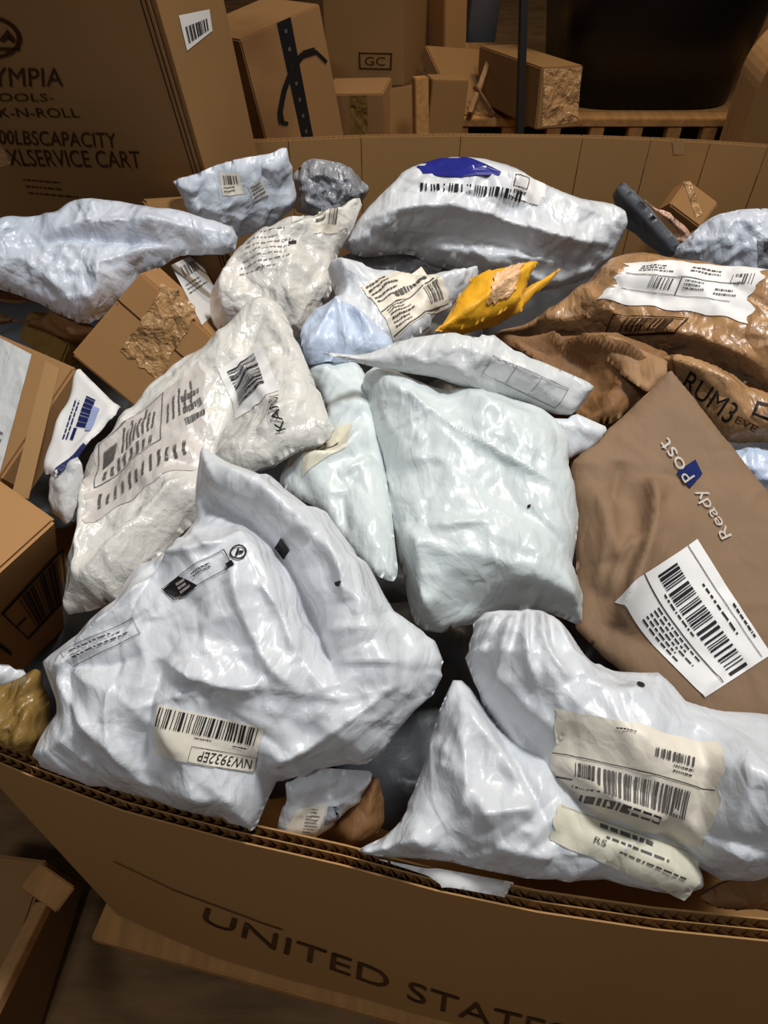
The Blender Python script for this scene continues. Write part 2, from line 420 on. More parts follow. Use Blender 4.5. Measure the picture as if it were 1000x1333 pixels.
class Print:
    def __init__(s, quad, lift=.0012): s.q = quad; s.V = []; s.F = []; s.l = lift; s.n = 0
    def add(s, V, Fs):
        s.V.append(V); s.F += [[i+s.n for i in f] for f in Fs]; s.n += len(V)
    def rect(s, x0, y0, x1, y1):
        W_, H_ = s.q.size()
        nx = max(1, min(60, int(abs(x1-x0)*W_/.005))); ny = max(1, min(60, int(abs(y1-y0)*H_/.005)))
        gx, gy = np.meshgrid(np.linspace(x0, x1, nx+1), np.linspace(y0, y1, ny+1))
        V = s.q.world(gx.ravel(), gy.ravel(), s.l)
        s.add(V, [[j*(nx+1)+i, (j+1)*(nx+1)+i, (j+1)*(nx+1)+i+1, j*(nx+1)+i+1] for j in range(ny) for i in range(nx)])
    def bars(s, x0, y0, x1, y1, n=36, seed=1, vert=True):
        r = random.Random(seed); t = 0; w = [r.choice((1, 1, 2, 3)) for _ in range(2*n)]; tot = sum(w)
        for i, k in enumerate(w):
            if i % 2 == 0:
                a, b = t/tot, (t+k)/tot
                if vert: s.rect(x0+(x1-x0)*a, y0, x0+(x1-x0)*b, y1)
                else: s.rect(x0, y0+(y1-y0)*a, x1, y0+(y1-y0)*b)
            t += k
    def fine(s, x0, y0, x1, y1, rows=4, seed=1, fill=.62):      # lines of print too small to read
        r = random.Random(seed); hh = (y1-y0)/rows
        for i in range(rows):
            x = x0; xe = x0+(x1-x0)*r.uniform(.6, 1)
            while x < xe:
                w = (x1-x0)*r.uniform(.03, .13); s.rect(x, y0+i*hh, min(x+w, xe), y0+i*hh+hh*fill*.6); x += w+(x1-x0)*.025
    def frame(s, x0, y0, x1, y1, w=.02, wy=None):
        wy = wy or w
        s.rect(x0, y0, x1, y0+wy); s.rect(x0, y1-wy, x1, y1); s.rect(x0, y0, x0+w, y1); s.rect(x1-w, y0, x1, y1)
    def text(s, t, x0, y0, x1, y1):
        V, Fs = text_mesh(t)
        s.add(s.q.world(x0+(x1-x0)*V[:, 0], y1-(y1-y0)*V[:, 1], s.l), [f[::1] for f in Fs])
    def poly(s, pts, n=10):    # convex-ish patch, filled as a fine fan
        P = np.array(pts, float); c = P.mean(0); V = [c]; Fs = []
        V = [c]
        m = len(P); rings = 5
        for k in range(1, rings+1): V += list(c + (P-c)*k/rings)
        for i in range(m): Fs.append([0, 1+i, 1+(i+1) % m])
        for k in range(rings-1):
            for i in range(m):
                a = 1+k*m+i; b = 1+k*m+(i+1) % m; Fs.append([a, a+m, b+m, b])
        V = np.array(V); s.add(s.q.world(V[:, 0], V[:, 1], s.l), Fs)
    def build(s, parent, m='ink', name='print'):
        return new_obj(name, np.concatenate(s.V), s.F, m, parent)
def sticker(surf, parent, quad, m='paper_white', name='shipping_label', lift=.0008, jag=0, seed=1, label=None, step=.003):
    q = Quad(surf, quad); W_, H_ = q.size(); nx = max(2, int(W_/step)); ny = max(2, int(H_/step))
    xs, ys = np.linspace(0, 1, nx+1), np.linspace(0, 1, ny+1)
    gx, gy = np.meshgrid(xs, ys)
    if jag:
        r = random.Random(seed)
        def wav(t): return sum(jag*math.sin(t*f*6+p)/1.5 for f, p in ((1, r_[0]), (2.3, r_[1]), (4.1, r_[2])))
        for side in range(4):
            r_ = [r.uniform(0, 6) for _ in range(3)]
            if side == 0: gy = gy + np.array([wav(t) for t in xs])[None, :]*np.clip(1-ys*3, 0, 1)[:, None]
            if side == 1: gy = gy + np.array([wav(t) for t in xs])[None, :]*np.clip(1-(1-ys)*3, 0, 1)[:, None]
            if side == 2: gx = gx + np.array([wav(t) for t in ys])[:, None]*np.clip(1-xs*3, 0, 1)[None, :]
            if side == 3: gx = gx + np.array([wav(t) for t in ys])[:, None]*np.clip(1-(1-xs)*3, 0, 1)[None, :]
    V = q.world(gx.ravel(), gy.ravel(), lift)
    idx = np.arange((nx+1)*(ny+1)).reshape(ny+1, nx+1)
    Q = np.stack([idx[:-1, :-1], idx[1:, :-1], idx[1:, 1:], idx[:-1, 1:]], -1).reshape(-1, 4)
    o = new_obj(name, V, Q, m, parent, True)
    if label: o['label'] = label
    return o, q

def strip(name, f, parent, quad, m, lift=.0008, step=.01): return sticker(f, parent, quad, m, name, lift, step=step)

def trihedral(A, pb, pc, pd, guess):
    """three edges leave corner A at right angles towards three pixels: find how far away their ends are"""
    R = [ray(*p) for p in (pb, pc, pd)]
    t = np.array([np.linalg.norm(W(*p, g)-CAM)/np.linalg.norm(ray(*p)) for p, g in zip((pb, pc, pd), guess)])
    def fun(t):
        e = [CAM + R[i]*t[i] - A for i in range(3)]; u_ = [unit(x) for x in e]
        return np.array([u_[0] @ u_[1], u_[1] @ u_[2], u_[0] @ u_[2]]), e
    for _ in range(60):
        f0, e = fun(t)
        J = np.stack([(fun(t+np.eye(3)[i]*1e-5)[0]-f0)/1e-5 for i in range(3)], 1)
        dt = np.linalg.lstsq(J.T @ J + 1e-4*np.eye(3), -J.T @ f0, rcond=None)[0]
        t = t + np.clip(dt, -.03, .03)
    f0, e = fun(t)
    b, c = e[0], e[1]; c = c - b*(c @ b)/(b @ b); d = unit(np.cross(b, c)); d *= np.sign(d @ e[2])*np.linalg.norm(e[2])
    return b, c, d, np.abs(f0).max()
def carton3(name, Apx, pb, pc, pd, guess, m, ext=(1, 1, 1), bevel=.003):
    A = W(*Apx); b, c, d, err = trihedral(A, pb, pc, pd, guess)
    b, c, d = b*ext[0], c*ext[1], d*ext[2]
    P = np.array(hexa(A, b, c, d)); base = P.mean(0); base[2] = P[:, 2].min()
    root = empty(name, base); box_obj('body', A, b, c, d, m, root, bevel)
    return root, A, b, c, d
# ---- cartons: corner A and its neighbours B and C are placed in space, then squared up
def carton(name, A, B, C, lenD, m, bevel=.003, extC=1, extB=1):
    A, B = np.asarray(A), np.asarray(B); b = B-A
    if isinstance(C, tuple):   # a pixel: the edge leaves A at a right angle
        r = ray(*C); t = np.dot(A-CAM, b)/np.dot(r, b); c = CAM + t*r - A
    else:
        c = np.asarray(C)-A; c = c - b*np.dot(c, b)/np.dot(b, b)
    d = unit(np.cross(b, c))
    if np.dot(d, A-CAM) < 0: d = -d
    c = c*extC; b = b*extB; d = d*lenD
    P = np.array(hexa(A, b, c, d)); base = P.mean(0); base[2] = P[:, 2].min()
    root = empty(name, base)
    box_obj('body', A, b, c, d, m, root, bevel)
    return root, A, b, c, d
FL = ZR - .585                # floor level
# ================================================================== the setting
struct(new_obj('floor', [(-5, -3, FL), (5, -3, FL), (5, 6, FL), (-5, 6, FL)], [(0, 1, 2, 3)], 'plywood'))
struct(new_obj('wall_back', [(-5, 5, FL), (5, 5, FL), (5, 5, 3.6), (-5, 5, 3.6)], [(0, 3, 2, 1)], 'wall_paint'))
struct(new_obj('wall_left', [(-4.2, -3, FL), (-4.2, 5, FL), (-4.2, 5, 3.6), (-4.2, -3, 3.6)], [(0, 3, 2, 1)], 'wall_paint'))

# ================================================================== the big bin
near_px = [(-26, 956), (60, 990), (170, 1031), (310, 1068), (450, 1099), (575, 1132), (700, 1158), (850, 1180), (1000, 1195), (1170, 1212)]
far_px = [(1000, 191), (925, 186), (848, 182), (759, 179), (600, 177), (470, 179), (375, 183), (180, 190)]
near = [W(x, y, 0)[:2] for x, y in near_px]; far = [W(x, y, 0)[:2] for x, y in far_px]
ring = near + [np.array(p) for p in ((.50, .24), (.70, .55), (.74, 1.00), (.735, 1.28))] + far + \
       [np.array(p) for p in ((-.52, 1.34), (-.72, 1.12), (-.76, .80), (-.62, .535))]
ring = np.array(ring); NN = len(near)
cen = ring.mean(0)
TH = .014
def offs(P, k):
    a = np.roll(P, 1, 0); b = np.roll(P, -1, 0); t = b-a; n = np.stack([t[:, 1], -t[:, 0]], 1)
    n /= np.linalg.norm(n, axis=1)[:, None]
    n *= np.sign(((P-cen)*n).sum(1))[:, None]
    return P + n*k
outer = offs(ring, TH)
BINZ = ZR - .45
binr = empty('pallet_bin', (cen[0], cen[1], BINZ))
tag(binr, 'huge open corrugated cardboard bin holding the whole heap of parcels', 'cardboard bin')
def liner(P, n_in, top, sgn):  # one sheet bent along the near side
    V = []; Fs = []
    for i in range(len(P)):
        for z in (top, BINZ):
            V += [(*P[i], z), (*(P[i]+n_in[i]*sgn*.0012), z)]
    for i in range(len(P)-1):
        a, b = 4*i, 4*(i+1)
        Fs += [(a, b, b+2, a+2), (a+1, a+3, b+3, b+1), (a, a+1, b+1, b), (a+2, b+2, b+3, a+3)]
    o = new_obj('wall_panel', V, Fs, 'cardboard_bin', binr); fix_normals(o)
nrm = (outer-ring)/np.linalg.norm(outer-ring, axis=1)[:, None]
for i0, i1 in ((0, 6), (6, NN-1)):
    liner(ring[i0:i1+1], nrm[i0:i1+1], ZR, 1); liner(outer[i0:i1+1], nrm[i0:i1+1], ZR-.001, -1)
for i in range(NN-1, len(ring)):
    j = (i+1) % len(ring)
    for P, Q, k in ((ring[i], ring[j], 1), (outer[i], outer[j], 0)):
        n = unit(np.array([*(outer[i]-ring[i]), 0]))
        a = np.array([*P, BINZ]); b = np.array([*(Q-P), 0]); L = np.linalg.norm(b)
        e = b/L*.0006
        box_obj('wall_panel', a+e, b-2*e, np.array([0, 0, ZR-BINZ + (0 if k else -.001)]), n*(.0012 if k else -.0012), 'cardboard_bin', binr, .0004)
# corrugated core: two wavy sheets between the liners
def core(k0, k1, nm):
    V = []; Fs = []
    P0, P1 = offs(ring, k0), offs(ring, k1); cnt = 0
    for i in range(len(ring)):
        j = (i+1) % len(ring); L = np.linalg.norm(ring[j]-ring[i]); n = max(2, int(L/.0042))
        for q in range(n):
            t = q/n; a = P0[i]*(1-t)+P0[j]*t; b = P1[i]*(1-t)+P1[j]*t
            p = a if q % 2 == 0 else b
            V += [(*p, ZR-.0015), (*p, ZR-.05)]; cnt += 1
    for q in range(cnt):
        r = (q+1) % cnt; Fs.append((2*q, 2*r, 2*r+1, 2*q+1))
    o = new_obj(nm, V, Fs, 'cardboard_core', binr); return o
core(.0014, .0068, 'corrugated_core'); core(.0074, TH-.0014, 'corrugated_core')
mid0, mid1 = offs(ring, .0067), offs(ring, .0075)
V = []; Fs = []
for i in range(len(ring)): V += [(*mid0[i], ZR-.001), (*mid1[i], ZR-.001), (*mid1[i], ZR-.05), (*mid0[i], ZR-.05)]
for i in range(len(ring)):
    j = (i+1) % len(ring)
    for k in range(4): Fs.append((4*i+k, 4*j+k, 4*j+(k+1) % 4, 4*i+(k+1) % 4))
new_obj('middle_liner', V, Fs, 'cardboard_bin', binr)
V = [(*p, BINZ) for p in ring]
new_obj('bottom_panel', V, [tuple(range(len(ring)))], 'cardboard_dim', binr)
# print low on the near face, and the tape patch inside the far wall
nf = Flat(np.array([*outer[2], ZR]), np.array([*(outer[7]-outer[2]), 0.]), np.array([0, 0, -1.]))
class Curved(Flat):
    def H(s, u, v):
        P = np.array([[*p, ZR] for p in outer[:NN]]) - s.o; x = P @ s.U; k = np.argsort(x)
        return np.interp(u, x[k], (P @ s.N)[k])
nf = Curved(np.array([*outer[2], ZR]), np.array([*(outer[7]-outer[2]), 0.]), np.array([0, 0, -1.]))
q = Quad(nf, [(268, 1180), (740, 1334), (733, 1358), (262, 1198)])
p = Print(q, .0012); p.text('UNITED STATES', 0, 0, 1, 1); p.build(binr, 'ink_bin')
p = Print(q, .0012); p.rect(-.25, -.35, .2, -.30); p.build(binr, 'ink_carton', 'print')
cf = Flat(np.array([*outer[0], ZR]), np.array([*(outer[-1]-outer[0]), 0.]), np.array([0, 0, -1.]))
q = Quad(cf, [(10, 1015), (32, 1024), (30, 1036), (8, 1028)])
p = Print(q, .003)
for (x, y) in ((0, 0), (.5, -.1), (.2, .6), (.8, .5), (.45, 1.1)): p.rect(x, y, x+.22, y+.35)
p.build(binr, 'ink_carton')
ff = Flat(np.array([*ring[NN+4+3], ZR]), np.array([*(ring[NN+4+2]-ring[NN+4+3]), 0.]), np.array([0, 0, -1.]))
strip('tape_patch', ff, binr, [(875, 182), (890, 183), (891, 201), (877, 200)], 'cardboard_pale', .003)

# pallet under the bin
pal = empty('wooden_pallet', (0, .75, FL)); tag(pal, 'wooden pallet underneath the big cardboard bin', 'pallet')
nd = unit(outer[8]-outer[0]); nn = np.array([nd[1], -nd[0]]); p0 = outer[0] - nd*.02
V3 = lambda p, z: np.array([p[0], p[1], z])
for k in range(7):
    t0 = p0 + nn*.03 - nn*(k*.185)
    L_ = 1.0 if k == 0 else (1.25 if k < 6 else 1.1)
    box_obj('deck_board', V3(t0 - nd*(.0 if k == 0 else .18), BINZ-.022), V3(nd*L_, 0), V3(-nn*.10, 0), np.array([0, 0, .02]), 'wood', pal, .002)
for q in (.02, .5, .95):
    box_obj('stringer', V3(p0 + nd*q, FL+.001), V3(nd*.04, 0), V3(-nn*1.2, 0), np.array([0, 0, .11]), 'wood', pal, .003)
# plywood, wood and carton beside it
lc = carton('carton', W(-60, 1105, -.42), W(62, 1120, -.42), W(-110, 1330, -.44), .14, 'cardboard_dim')
tag(lc[0], 'dim brown carton on the floor at the lower left picture edge', 'carton')
bt = bar('wood_batten', W(-40, 1370, -.30), W(56, 1180, -.42), .016, .014, 'wood_pale'); tag(bt, 'narrow pale wood batten propped at the lower left edge', 'wood batten')
bk = bar('wood_block', W(40, 1140, -.40), W(86, 1172, -.42), .03, .03, 'wood'); tag(bk, 'short wood block beside the pale batten', 'wood block')

# ================================================================== behind the bin
# tall tool carton leaning inside the far left of the bin
dn = unit(FWD + UPV*(-.534) + RGT*.05); rt = RGT + UPV*(-.125) + FWD*(-.117); rt = unit(rt - dn*np.dot(rt, dn))
bk_ = np.cross(dn, rt); bk_ = bk_ if bk_ @ FWD > 0 else -bk_
edge = WD(235, 120, .97)
root = empty('tall_carton', edge + dn*.36); tag(root, 'tall brown carton with black tool cart lettering, leaning at the back left', 'carton')
A0 = edge - dn*.42
box_obj('body', A0, -rt*.30, dn*.78, bk_*.215, 'cardboard_dim', root, .006)
tf = Flat(A0, rt, -dn); sf = Flat(A0, bk_, -dn)
def txt(f, parent, t, quad, m='ink_carton', lift=.0015):
    p = Print(Quad(f, quad), lift); p.text(t, 0, 0, 1, 1); return p.build(parent, m, 'lettering')
txt(tf, root, 'OLYMPIA', [(-52, 86), (82, 88), (83, 112), (-49, 112)])
txt(tf, root, '-TOOLS-', [(-26, 120), (70, 121), (71, 131), (-25, 131)])
txt(tf, root, 'PACK-N-ROLL', [(-46, 139), (101, 140), (105, 152), (-43, 152)])
txt(tf, root, '300LBSCAPACITY', [(-12, 168), (150, 172), (153, 192), (-10, 186)])
txt(tf, root, 'XLSERVICE CART', [(6, 193), (181, 196), (185, 218), (14, 215)])
p = Print(Quad(tf, [(30, 232), (100, 238), (110, 264), (40, 258)]), .0012)
p.fine(0, 0, 1, 1, 3, 4, .35); p.build(root, 'ink_carton')
p = Print(Quad(tf, [(-50, 20), (26, 20), (32, 76), (-50, 76)]), .0015)     # round emblem
for k in range(22):
    a0, a1 = k/22*2*math.pi, (k+1.02)/22*2*math.pi
    p.poly([(.5+.5*math.cos(a0), .5+.5*math.sin(a0)), (.5+.5*math.cos(a1), .5+.5*math.sin(a1)), (.5+.42*math.cos(a1), .5+.42*math.sin(a1)), (.5+.42*math.cos(a0), .5+.42*math.sin(a0))])
p.poly([(.62, .55), (.78, .3), (.9, .55), (.84, .62), (.78, .46), (.7, .6)]); p.rect(.6, .72, .95, .8); p.build(root, 'ink_carton', 'emblem')
for k, dx in enumerate((.004, .010, .016)):
    p0 = A0 - rt*dx - bk_*.0006; bar('board_edge', p0, p0+dn*.78, .0012, .0012, 'ink_carton', root, up=tuple(bk_))
so, sq = sticker(sf, root, [(232, 20), (272, 12), (276, 40), (243, 66)], 'paper_white')
p = Print(sq); p.bars(.1, .35, .9, .85, 14, 3); p.build(so)
# fill behind: boxes outside the bin
r_, A, b, c, d = carton('carton', WD(312, 52, 1.62), WD(352, 205, 1.80), WD(418, 14, 1.72), .2, 'cardboard', extB=1.3)
tag(r_, 'brown carton with black tape and a curved arrow, behind the bin', 'carton')
f = Flat(A, b, c)
strip('black_tape', f, r_, [(360, 30), (378, 22), (410, 190), (396, 195)], 'tape_black')
p = Print(Quad(f, [(360, 70), (425, 62), (430, 150), (362, 165)]), .0024)
arc = [(.98, .20), (.75, .02), (.5, .05), (.3, .2), (.12, .5), (.03, .8), (.06, .95), (.18, .98)]
for k in range(len(arc)-1):
    (x0, y0), (x1, y1) = arc[k], arc[k+1]; wdt = .10 if 0 < k < 6 else .05
    dx, dy = x1-x0, y1-y0; l = math.hypot(dx, dy); nx, ny = -dy/l*wdt/2, dx/l*wdt/2
    p.poly([(x0+nx, y0+ny), (x1+nx, y1+ny), (x1-nx, y1-ny), (x0-nx, y0-ny)])
p.build(r_, 'tape_black', 'arrow_logo')
for k in range(7):
    p = Print(Quad(f, [(364, 30), (374, 24), (405, 185), (398, 190)]), .0022); p.rect(.3, .06+k*.135, .65, .09+k*.135); p.build(r_, 'ink_soft', 'tape_print')

r_, A, b, c, d = carton('carton', WD(526, 113, 2.05), WD(426, 110, 2.10), WD(520, -12, 1.92), .26, 'cardboard_dim')
tag(r_, 'brown carton with small framed mark stacked behind the bin', 'carton')
p = Print(Quad(Flat(A, b, c), [(467, 68), (511, 69), (510, 91), (468, 90)]), .002); p.frame(0, 0, 1, 1, .05, .09); p.text('GC', .18, .25, .8, .75); p.build(r_, 'ink_carton', 'framed_mark')
r_, A, b, c, d = carton('carton', WD(498, 122, 1.92), WD(420, 123, 1.95), WD(500, 215, 2.05), .12, 'cardboard', extC=1.5)
tag(r_, 'taped carton under the carton with the framed mark', 'carton')
strip('tape', Flat(A, b, c), r_, [(455, 124), (478, 124), (480, 200), (457, 200)], 'tape_brown')
r_, A, b, c, d = carton('carton', WD(545, 110, 2.0), WD(500, 118, 1.99), WD(552, 215, 2.1), .05, 'cardboard_dim', extC=1.4)
tag(r_, 'shaded carton between the taped carton and the wood post', 'carton')
o = bar('wood_post', WD(547, 100, 1.86), WD(551, 420, 2.25), .034, .034, 'wood'); tag(o, 'square wood post standing behind the bin', 'wood post')
r_, A, b, c, d = carton('carton', WD(578, 105, 2.2), WD(606, 100, 2.22), WD(574, -10, 2.05), .2, 'cardboard_warm'); tag(r_, 'narrow orange brown carton upright behind the wood post', 'carton')
r_, A, b, c, d = carton('wrapped_carton', WD(606, 72, 2.5), WD(642, 74, 2.5), WD(604, -10, 2.36), .2, 'book_grey'); tag(r_, 'grey plastic wrapped upright package in the dim background', 'package')
r_, A, b, c, d = carton('carton', WD(598, 150, 2.0), WD(682, 152, 2.1), WD(632, 64, 2.15), .04, 'cardboard_dim'); tag(r_, 'crooked brown carton left of the dark steel post', 'carton')
bar('torn_flap', WD(612, 148, 1.98), WD(636, 82, 2.0), .012, .012, 'kraft', r_)
bar('torn_flap', WD(618, 112, 1.98), WD(642, 150, 2.0), .008, .012, 'kraft_brown', r_)
r_, A, b, c, d = carton('carton', WD(555, 190, 1.95), WD(600, 190, 1.97), WD(560, 104, 1.85), .06, 'cardboard_dim', bevel=.002); tag(r_, 'dark brown carton beside the wood post', 'carton')
r_, A, b, c, d = carton('long_carton', WD(705, 88, 1.72), WD(760, 85, 1.74), WD(702, 169, 1.80), .4, 'cardboard_dim')
tag(r_, 'long carton with clear taped end pointing at the bin', 'carton')
f = Flat(A, b, c); strip('end_tape', f, r_, [(708, 90), (757, 87), (752, 158), (706, 165)], 'tape_clear')
o = bar('steel_post', WD(683, -30, 1.62), WD(676, 190, 1.78), .016, .016, 'metal_dark'); tag(o, 'thin dark steel post in front of the long carton', 'post')
# black tote: tapered tub with a lip
def tub(name, rings, m):
    V = []; Fs = []; n = 40
    for (cx, cy, cz, rx, ry) in rings:
        for k in range(n):
            a = 2*math.pi*k/n; ca, sa = math.cos(a), math.sin(a); e = .45
            V.append((cx+rx*math.copysign(abs(ca)**e, ca), cy+ry*math.copysign(abs(sa)**e, sa), cz))
    for r in range(len(rings)-1):
        for k in range(n): Fs.append((r*n+k, r*n+(k+1) % n, (r+1)*n+(k+1) % n, (r+1)*n+k))
    Fs.append(tuple(range(n))[::-1])
    return V, Fs
tb = WD(850, 148, 2.02)
V, Fs = tub('t', [(tb[0], tb[1]+.25, tb[2], .235, .22), (tb[0]+.005, tb[1]+.25, tb[2]+.30, .275, .26), (tb[0]+.005, tb[1]+.25, tb[2]+.46, .285, .27),
                  (tb[0]+.005, tb[1]+.25, tb[2]+.465, .31, .295), (tb[0]+.005, tb[1]+.25, tb[2]+.50, .31, .295), (tb[0]+.005, tb[1]+.25, tb[2]+.50, .28, .265), (tb[0]+.005, tb[1]+.25, tb[2]+.05, .22, .20)], 'x')
tag(new_obj('storage_tote', V, Fs, 'plastic_black', None, True), 'large black plastic tote standing on the slatted crate', 'tote')
# slatted crate carrying the background things
cr = empty('slatted_crate', (tb[0]-.2, tb[1]+.2, FL)); tag(cr, 'pale wood slatted crate in the background behind the bin', 'crate')
y0 = tb[1]-.03; zt = tb[2]
box_obj('top_rail', (tb[0]-.52, y0, zt-.022), (.92, 0, 0), (0, .05, 0), (0, 0, .02), 'wood', cr, .002)
box_obj('top_deck', (tb[0]-.52, y0+.055, zt-.022), (.92, 0, 0), (0, .55, 0), (0, 0, .018), 'wood', cr, .002)
for px in (600, 662, 720, 776, 826, 876, 922):
    x = WD(px, 165, 2.04)[0]
    box_obj('slat', (x-.018, y0+.004, FL), (.036, 0, 0), (0, .03, 0), (0, 0, zt-.024-FL), 'wood', cr, .002)
box_obj('back_panel', (tb[0]-.52, y0+.4, FL), (.92, 0, 0), (0, .02, 0), (0, 0, zt-.03-FL), 'metal_dark', cr)
# round fronted paper roll / tall carton at the right
rc = WD(990, 190, 1.80)
V = []; Fs = []; pr = []
for k in range(13):
    a = math.pi - k/12*math.pi*.5; pr.append((.10+.10*math.cos(a)-.02, .12*math.sin(a)))
pr = [(-.02, FL-rc[2]-.12)] + pr + [(.35, .12), (.35, FL-rc[2]-.12)]
n = len(pr)
for yy in (0, .12):
    for (x, z) in pr: V.append((rc[0]-.03+x, rc[1]+yy, rc[2]+.12+z))
Fs = [tuple(range(n)), tuple(range(2*n-1, n-1, -1))] + [(k, k+n, (k+1) % n+n, (k+1) % n) for k in range(n)]
o = new_obj('wood_offcut', V, Fs, 'wood_pale', None); fix_normals(o); tag(o, 'pale rounded wood offcut standing at the right background', 'wood offcut')
o2 = new_obj('front_face', [(v[0], v[1]-.002, v[2]) for v in V[:n]], [tuple(range(n))], 'cardboard_dim', o)
r_, A, b, c, d = carton('carton', WD(978, 62, 2.1), WD(1080, 55, 2.1), WD(985, -20, 2.0), .3, 'wood_pale'); tag(r_, 'pale box top right behind the rounded wood panel', 'carton')

# ================================================================== the heap, back to front
def bag(name, label, cat, m, outline, plane, T, R, step=.003, **k):
    s = Bag(outline, plane, T, R, **k); o = s.build(name, m, step); tag(o, label, cat); return s, o
def lab(s, o, quad, m='paper_white', name='shipping_label', jag=0, seed=1, lift=.0010, fn=None, ink='ink'):
    st, q = sticker(s, o, quad, m, name, lift, jag, seed)
    if fn: p = Print(q, lift+.0009); fn(p); p.build(st, ink)
    return st, q

# ---- far row
S, O = bag('poly_mailer', 'pointed white mailer with two small stickers, standing before the tall carton', 'mailer', 'poly_cool',
    [(228, 236), (300, 212), (372, 190), (380, 215), (385, 262), (345, 300), (300, 312), (258, 300), (240, 262)],
    [(300, 310, -.02), (372, 195, .10), (240, 240, .07)], .022, .04, crum=(60, .004, .05), seed=3, corner=.1)
lab(S, O, [(286, 228), (311, 224), (316, 250), (290, 254)], 'paper_aged', fn=lambda p: (p.bars(.15, .1, .85, .5, 8, 2), p.fine(.1, .6, .9, .9, 2, 3)), ink='ink_soft')
lab(S, O, [(322, 240), (342, 232), (350, 252), (330, 262)], 'paper_white', fn=lambda p: p.fine(.1, .1, .9, .9, 4, 5), ink='ink_soft')
S, O = bag('poly_mailer', 'small crumpled silver grey mailer near the far wall of the bin', 'mailer', 'poly_silver',
    [(384, 232), (400, 212), (430, 208), (468, 228), (482, 246), (470, 272), (420, 285), (384, 275)],
    [(420, 282, -.02), (420, 212, .05), (470, 250, .01)], .035, .04, crum=(60, .007, .04), seed=5)
r_, A, b, c, d = carton('small_carton', W(276, 256, .04), W(188, 262, .05), W(296, 284, .01), .04, 'cardboard_warm')
tag(r_, 'small brown carton wedged between the long white mailer and pointed mailer', 'carton')

# clear pack, small box and mailer at the far right
S, O = bag('magazine_pack', 'grey magazine pack in clear film standing at the far right', 'pack', 'book_grey',
    [(800, 246), (808, 236), (838, 262), (872, 300), (888, 326), (872, 334), (836, 314), (806, 290)],
    [(840, 325, -.06), (806, 240, .04), (885, 325, -.02)], .012, .012, crum=(4, .001, .04), seed=7, fac=.1, wave=0, corner=.08)
p = Print(Quad(S, [(812, 262), (850, 292), (858, 312), (816, 284)])); p.fine(0, 0, .6, 1, 3, 2); p.rect(.65, .2, .9, .8); p.build(O, 'ink_soft')
S, O = bag('foil_pouch', 'shiny peach and clear pouch beside the grey magazine pack', 'pouch', 'foil_peach',
    [(812, 238), (830, 246), (866, 276), (900, 300), (902, 318), (888, 326), (866, 300), (836, 262)],
    [(860, 318, -.06), (815, 240, .03), (900, 310, -.05)], .02, .02, crum=(50, .006, .03), seed=8)
r_, A, b, c, d = carton('small_carton', W(895, 233, -.03), W(936, 264, -.06), W(868, 264, -.06), .06, 'cardboard_warm')
tag(r_, 'small brown taped box tilted against the far right wall', 'carton')
strip('tape', Flat(A, b, c), r_, [(890, 237), (899, 236), (915, 279), (906, 283)], 'tape_clear')
S, O = bag('poly_mailer', 'white mailer cut by the right picture edge near the far wall', 'mailer', 'poly_cool',
    [(880, 330), (900, 300), (930, 280), (975, 271), (1040, 280), (1060, 340), (1040, 380), (960, 370), (900, 352)],
    [(940, 368, -.03), (960, 276, .05), (1030, 340, 0)], .035, .05, crum=(50, .006, .06), seed=9, rad=(985, 300))
lab(S, O, [(984, 312), (1010, 308), (1012, 352), (988, 350)], 'poly_silver', 'grey_patch')

# big white parcel with the blue emblem
S, O = bag('poly_mailer', 'big plump white mailer with a blue emblem and silver underside', 'mailer', 'poly_white',
    [(448, 318), (470, 272), (508, 232), (548, 206), (606, 203), (680, 222), (760, 244), (808, 266), (812, 300), (802, 336), (770, 366), (700, 388), (640, 362), (560, 352), (500, 346), (456, 338)],
    [(640, 372, .00), (620, 205, .125), (800, 320, .03)], .05, .06, .003, e=.5, Tb=.05, crum=(110, .005, .06), seed=11, fac=1.5,
    folds=[([(470, 290), (560, 268), (660, 290), (740, 318), (800, 320)], .012, .02, .008),
           ([(500, 330), (600, 300), (720, 340), (780, 350)], -.008, .012),
           ([(610, 320), (640, 350), (680, 372)], .008, .01), ([(480, 300), (520, 330)], -.008, .008), ([(640, 330), (740, 345)], .007, .008)])
q = Quad(S, [(540, 206), (645, 206), (650, 238), (540, 238)])
p = Print(q, .0025); p.poly([(.02, .35), (.1, .12), (.3, .05), (.5, .12), (.58, .02), (.66, .2), (.8, .5), (.99, .72), (.96, .84), (.7, .88), (.5, .92), (.3, .8), (.1, .62)]); p.build(O, 'ink_blue', 'blue_emblem')
p = Print(Quad(S, [(546, 240), (680, 252), (678, 264), (546, 249)]), .002); p.bars(0, 0, 1, 1, 26, 5); p.build(O, 'ink', 'barcode')
lab(S, O, [(664, 228), (704, 240), (700, 268), (660, 256)], 'paper_white', fn=lambda p: (p.frame(.05, .1, .5, .6, .03), p.fine(.1, .7, .7, .95, 1, 3)), ink='ink_soft')
S, O = bag('poly_mailer', 'dark grey folded mailer tucked under the plump blue emblem mailer', 'mailer', 'poly_silver',
    [(446, 330), (500, 320), (600, 336), (640, 372), (560, 366), (480, 362), (444, 350)],
    [(500, 362, .0), (500, 318, .03), (630, 360, .0)], .012, .02, crum=(40, .004, .05), seed=12)

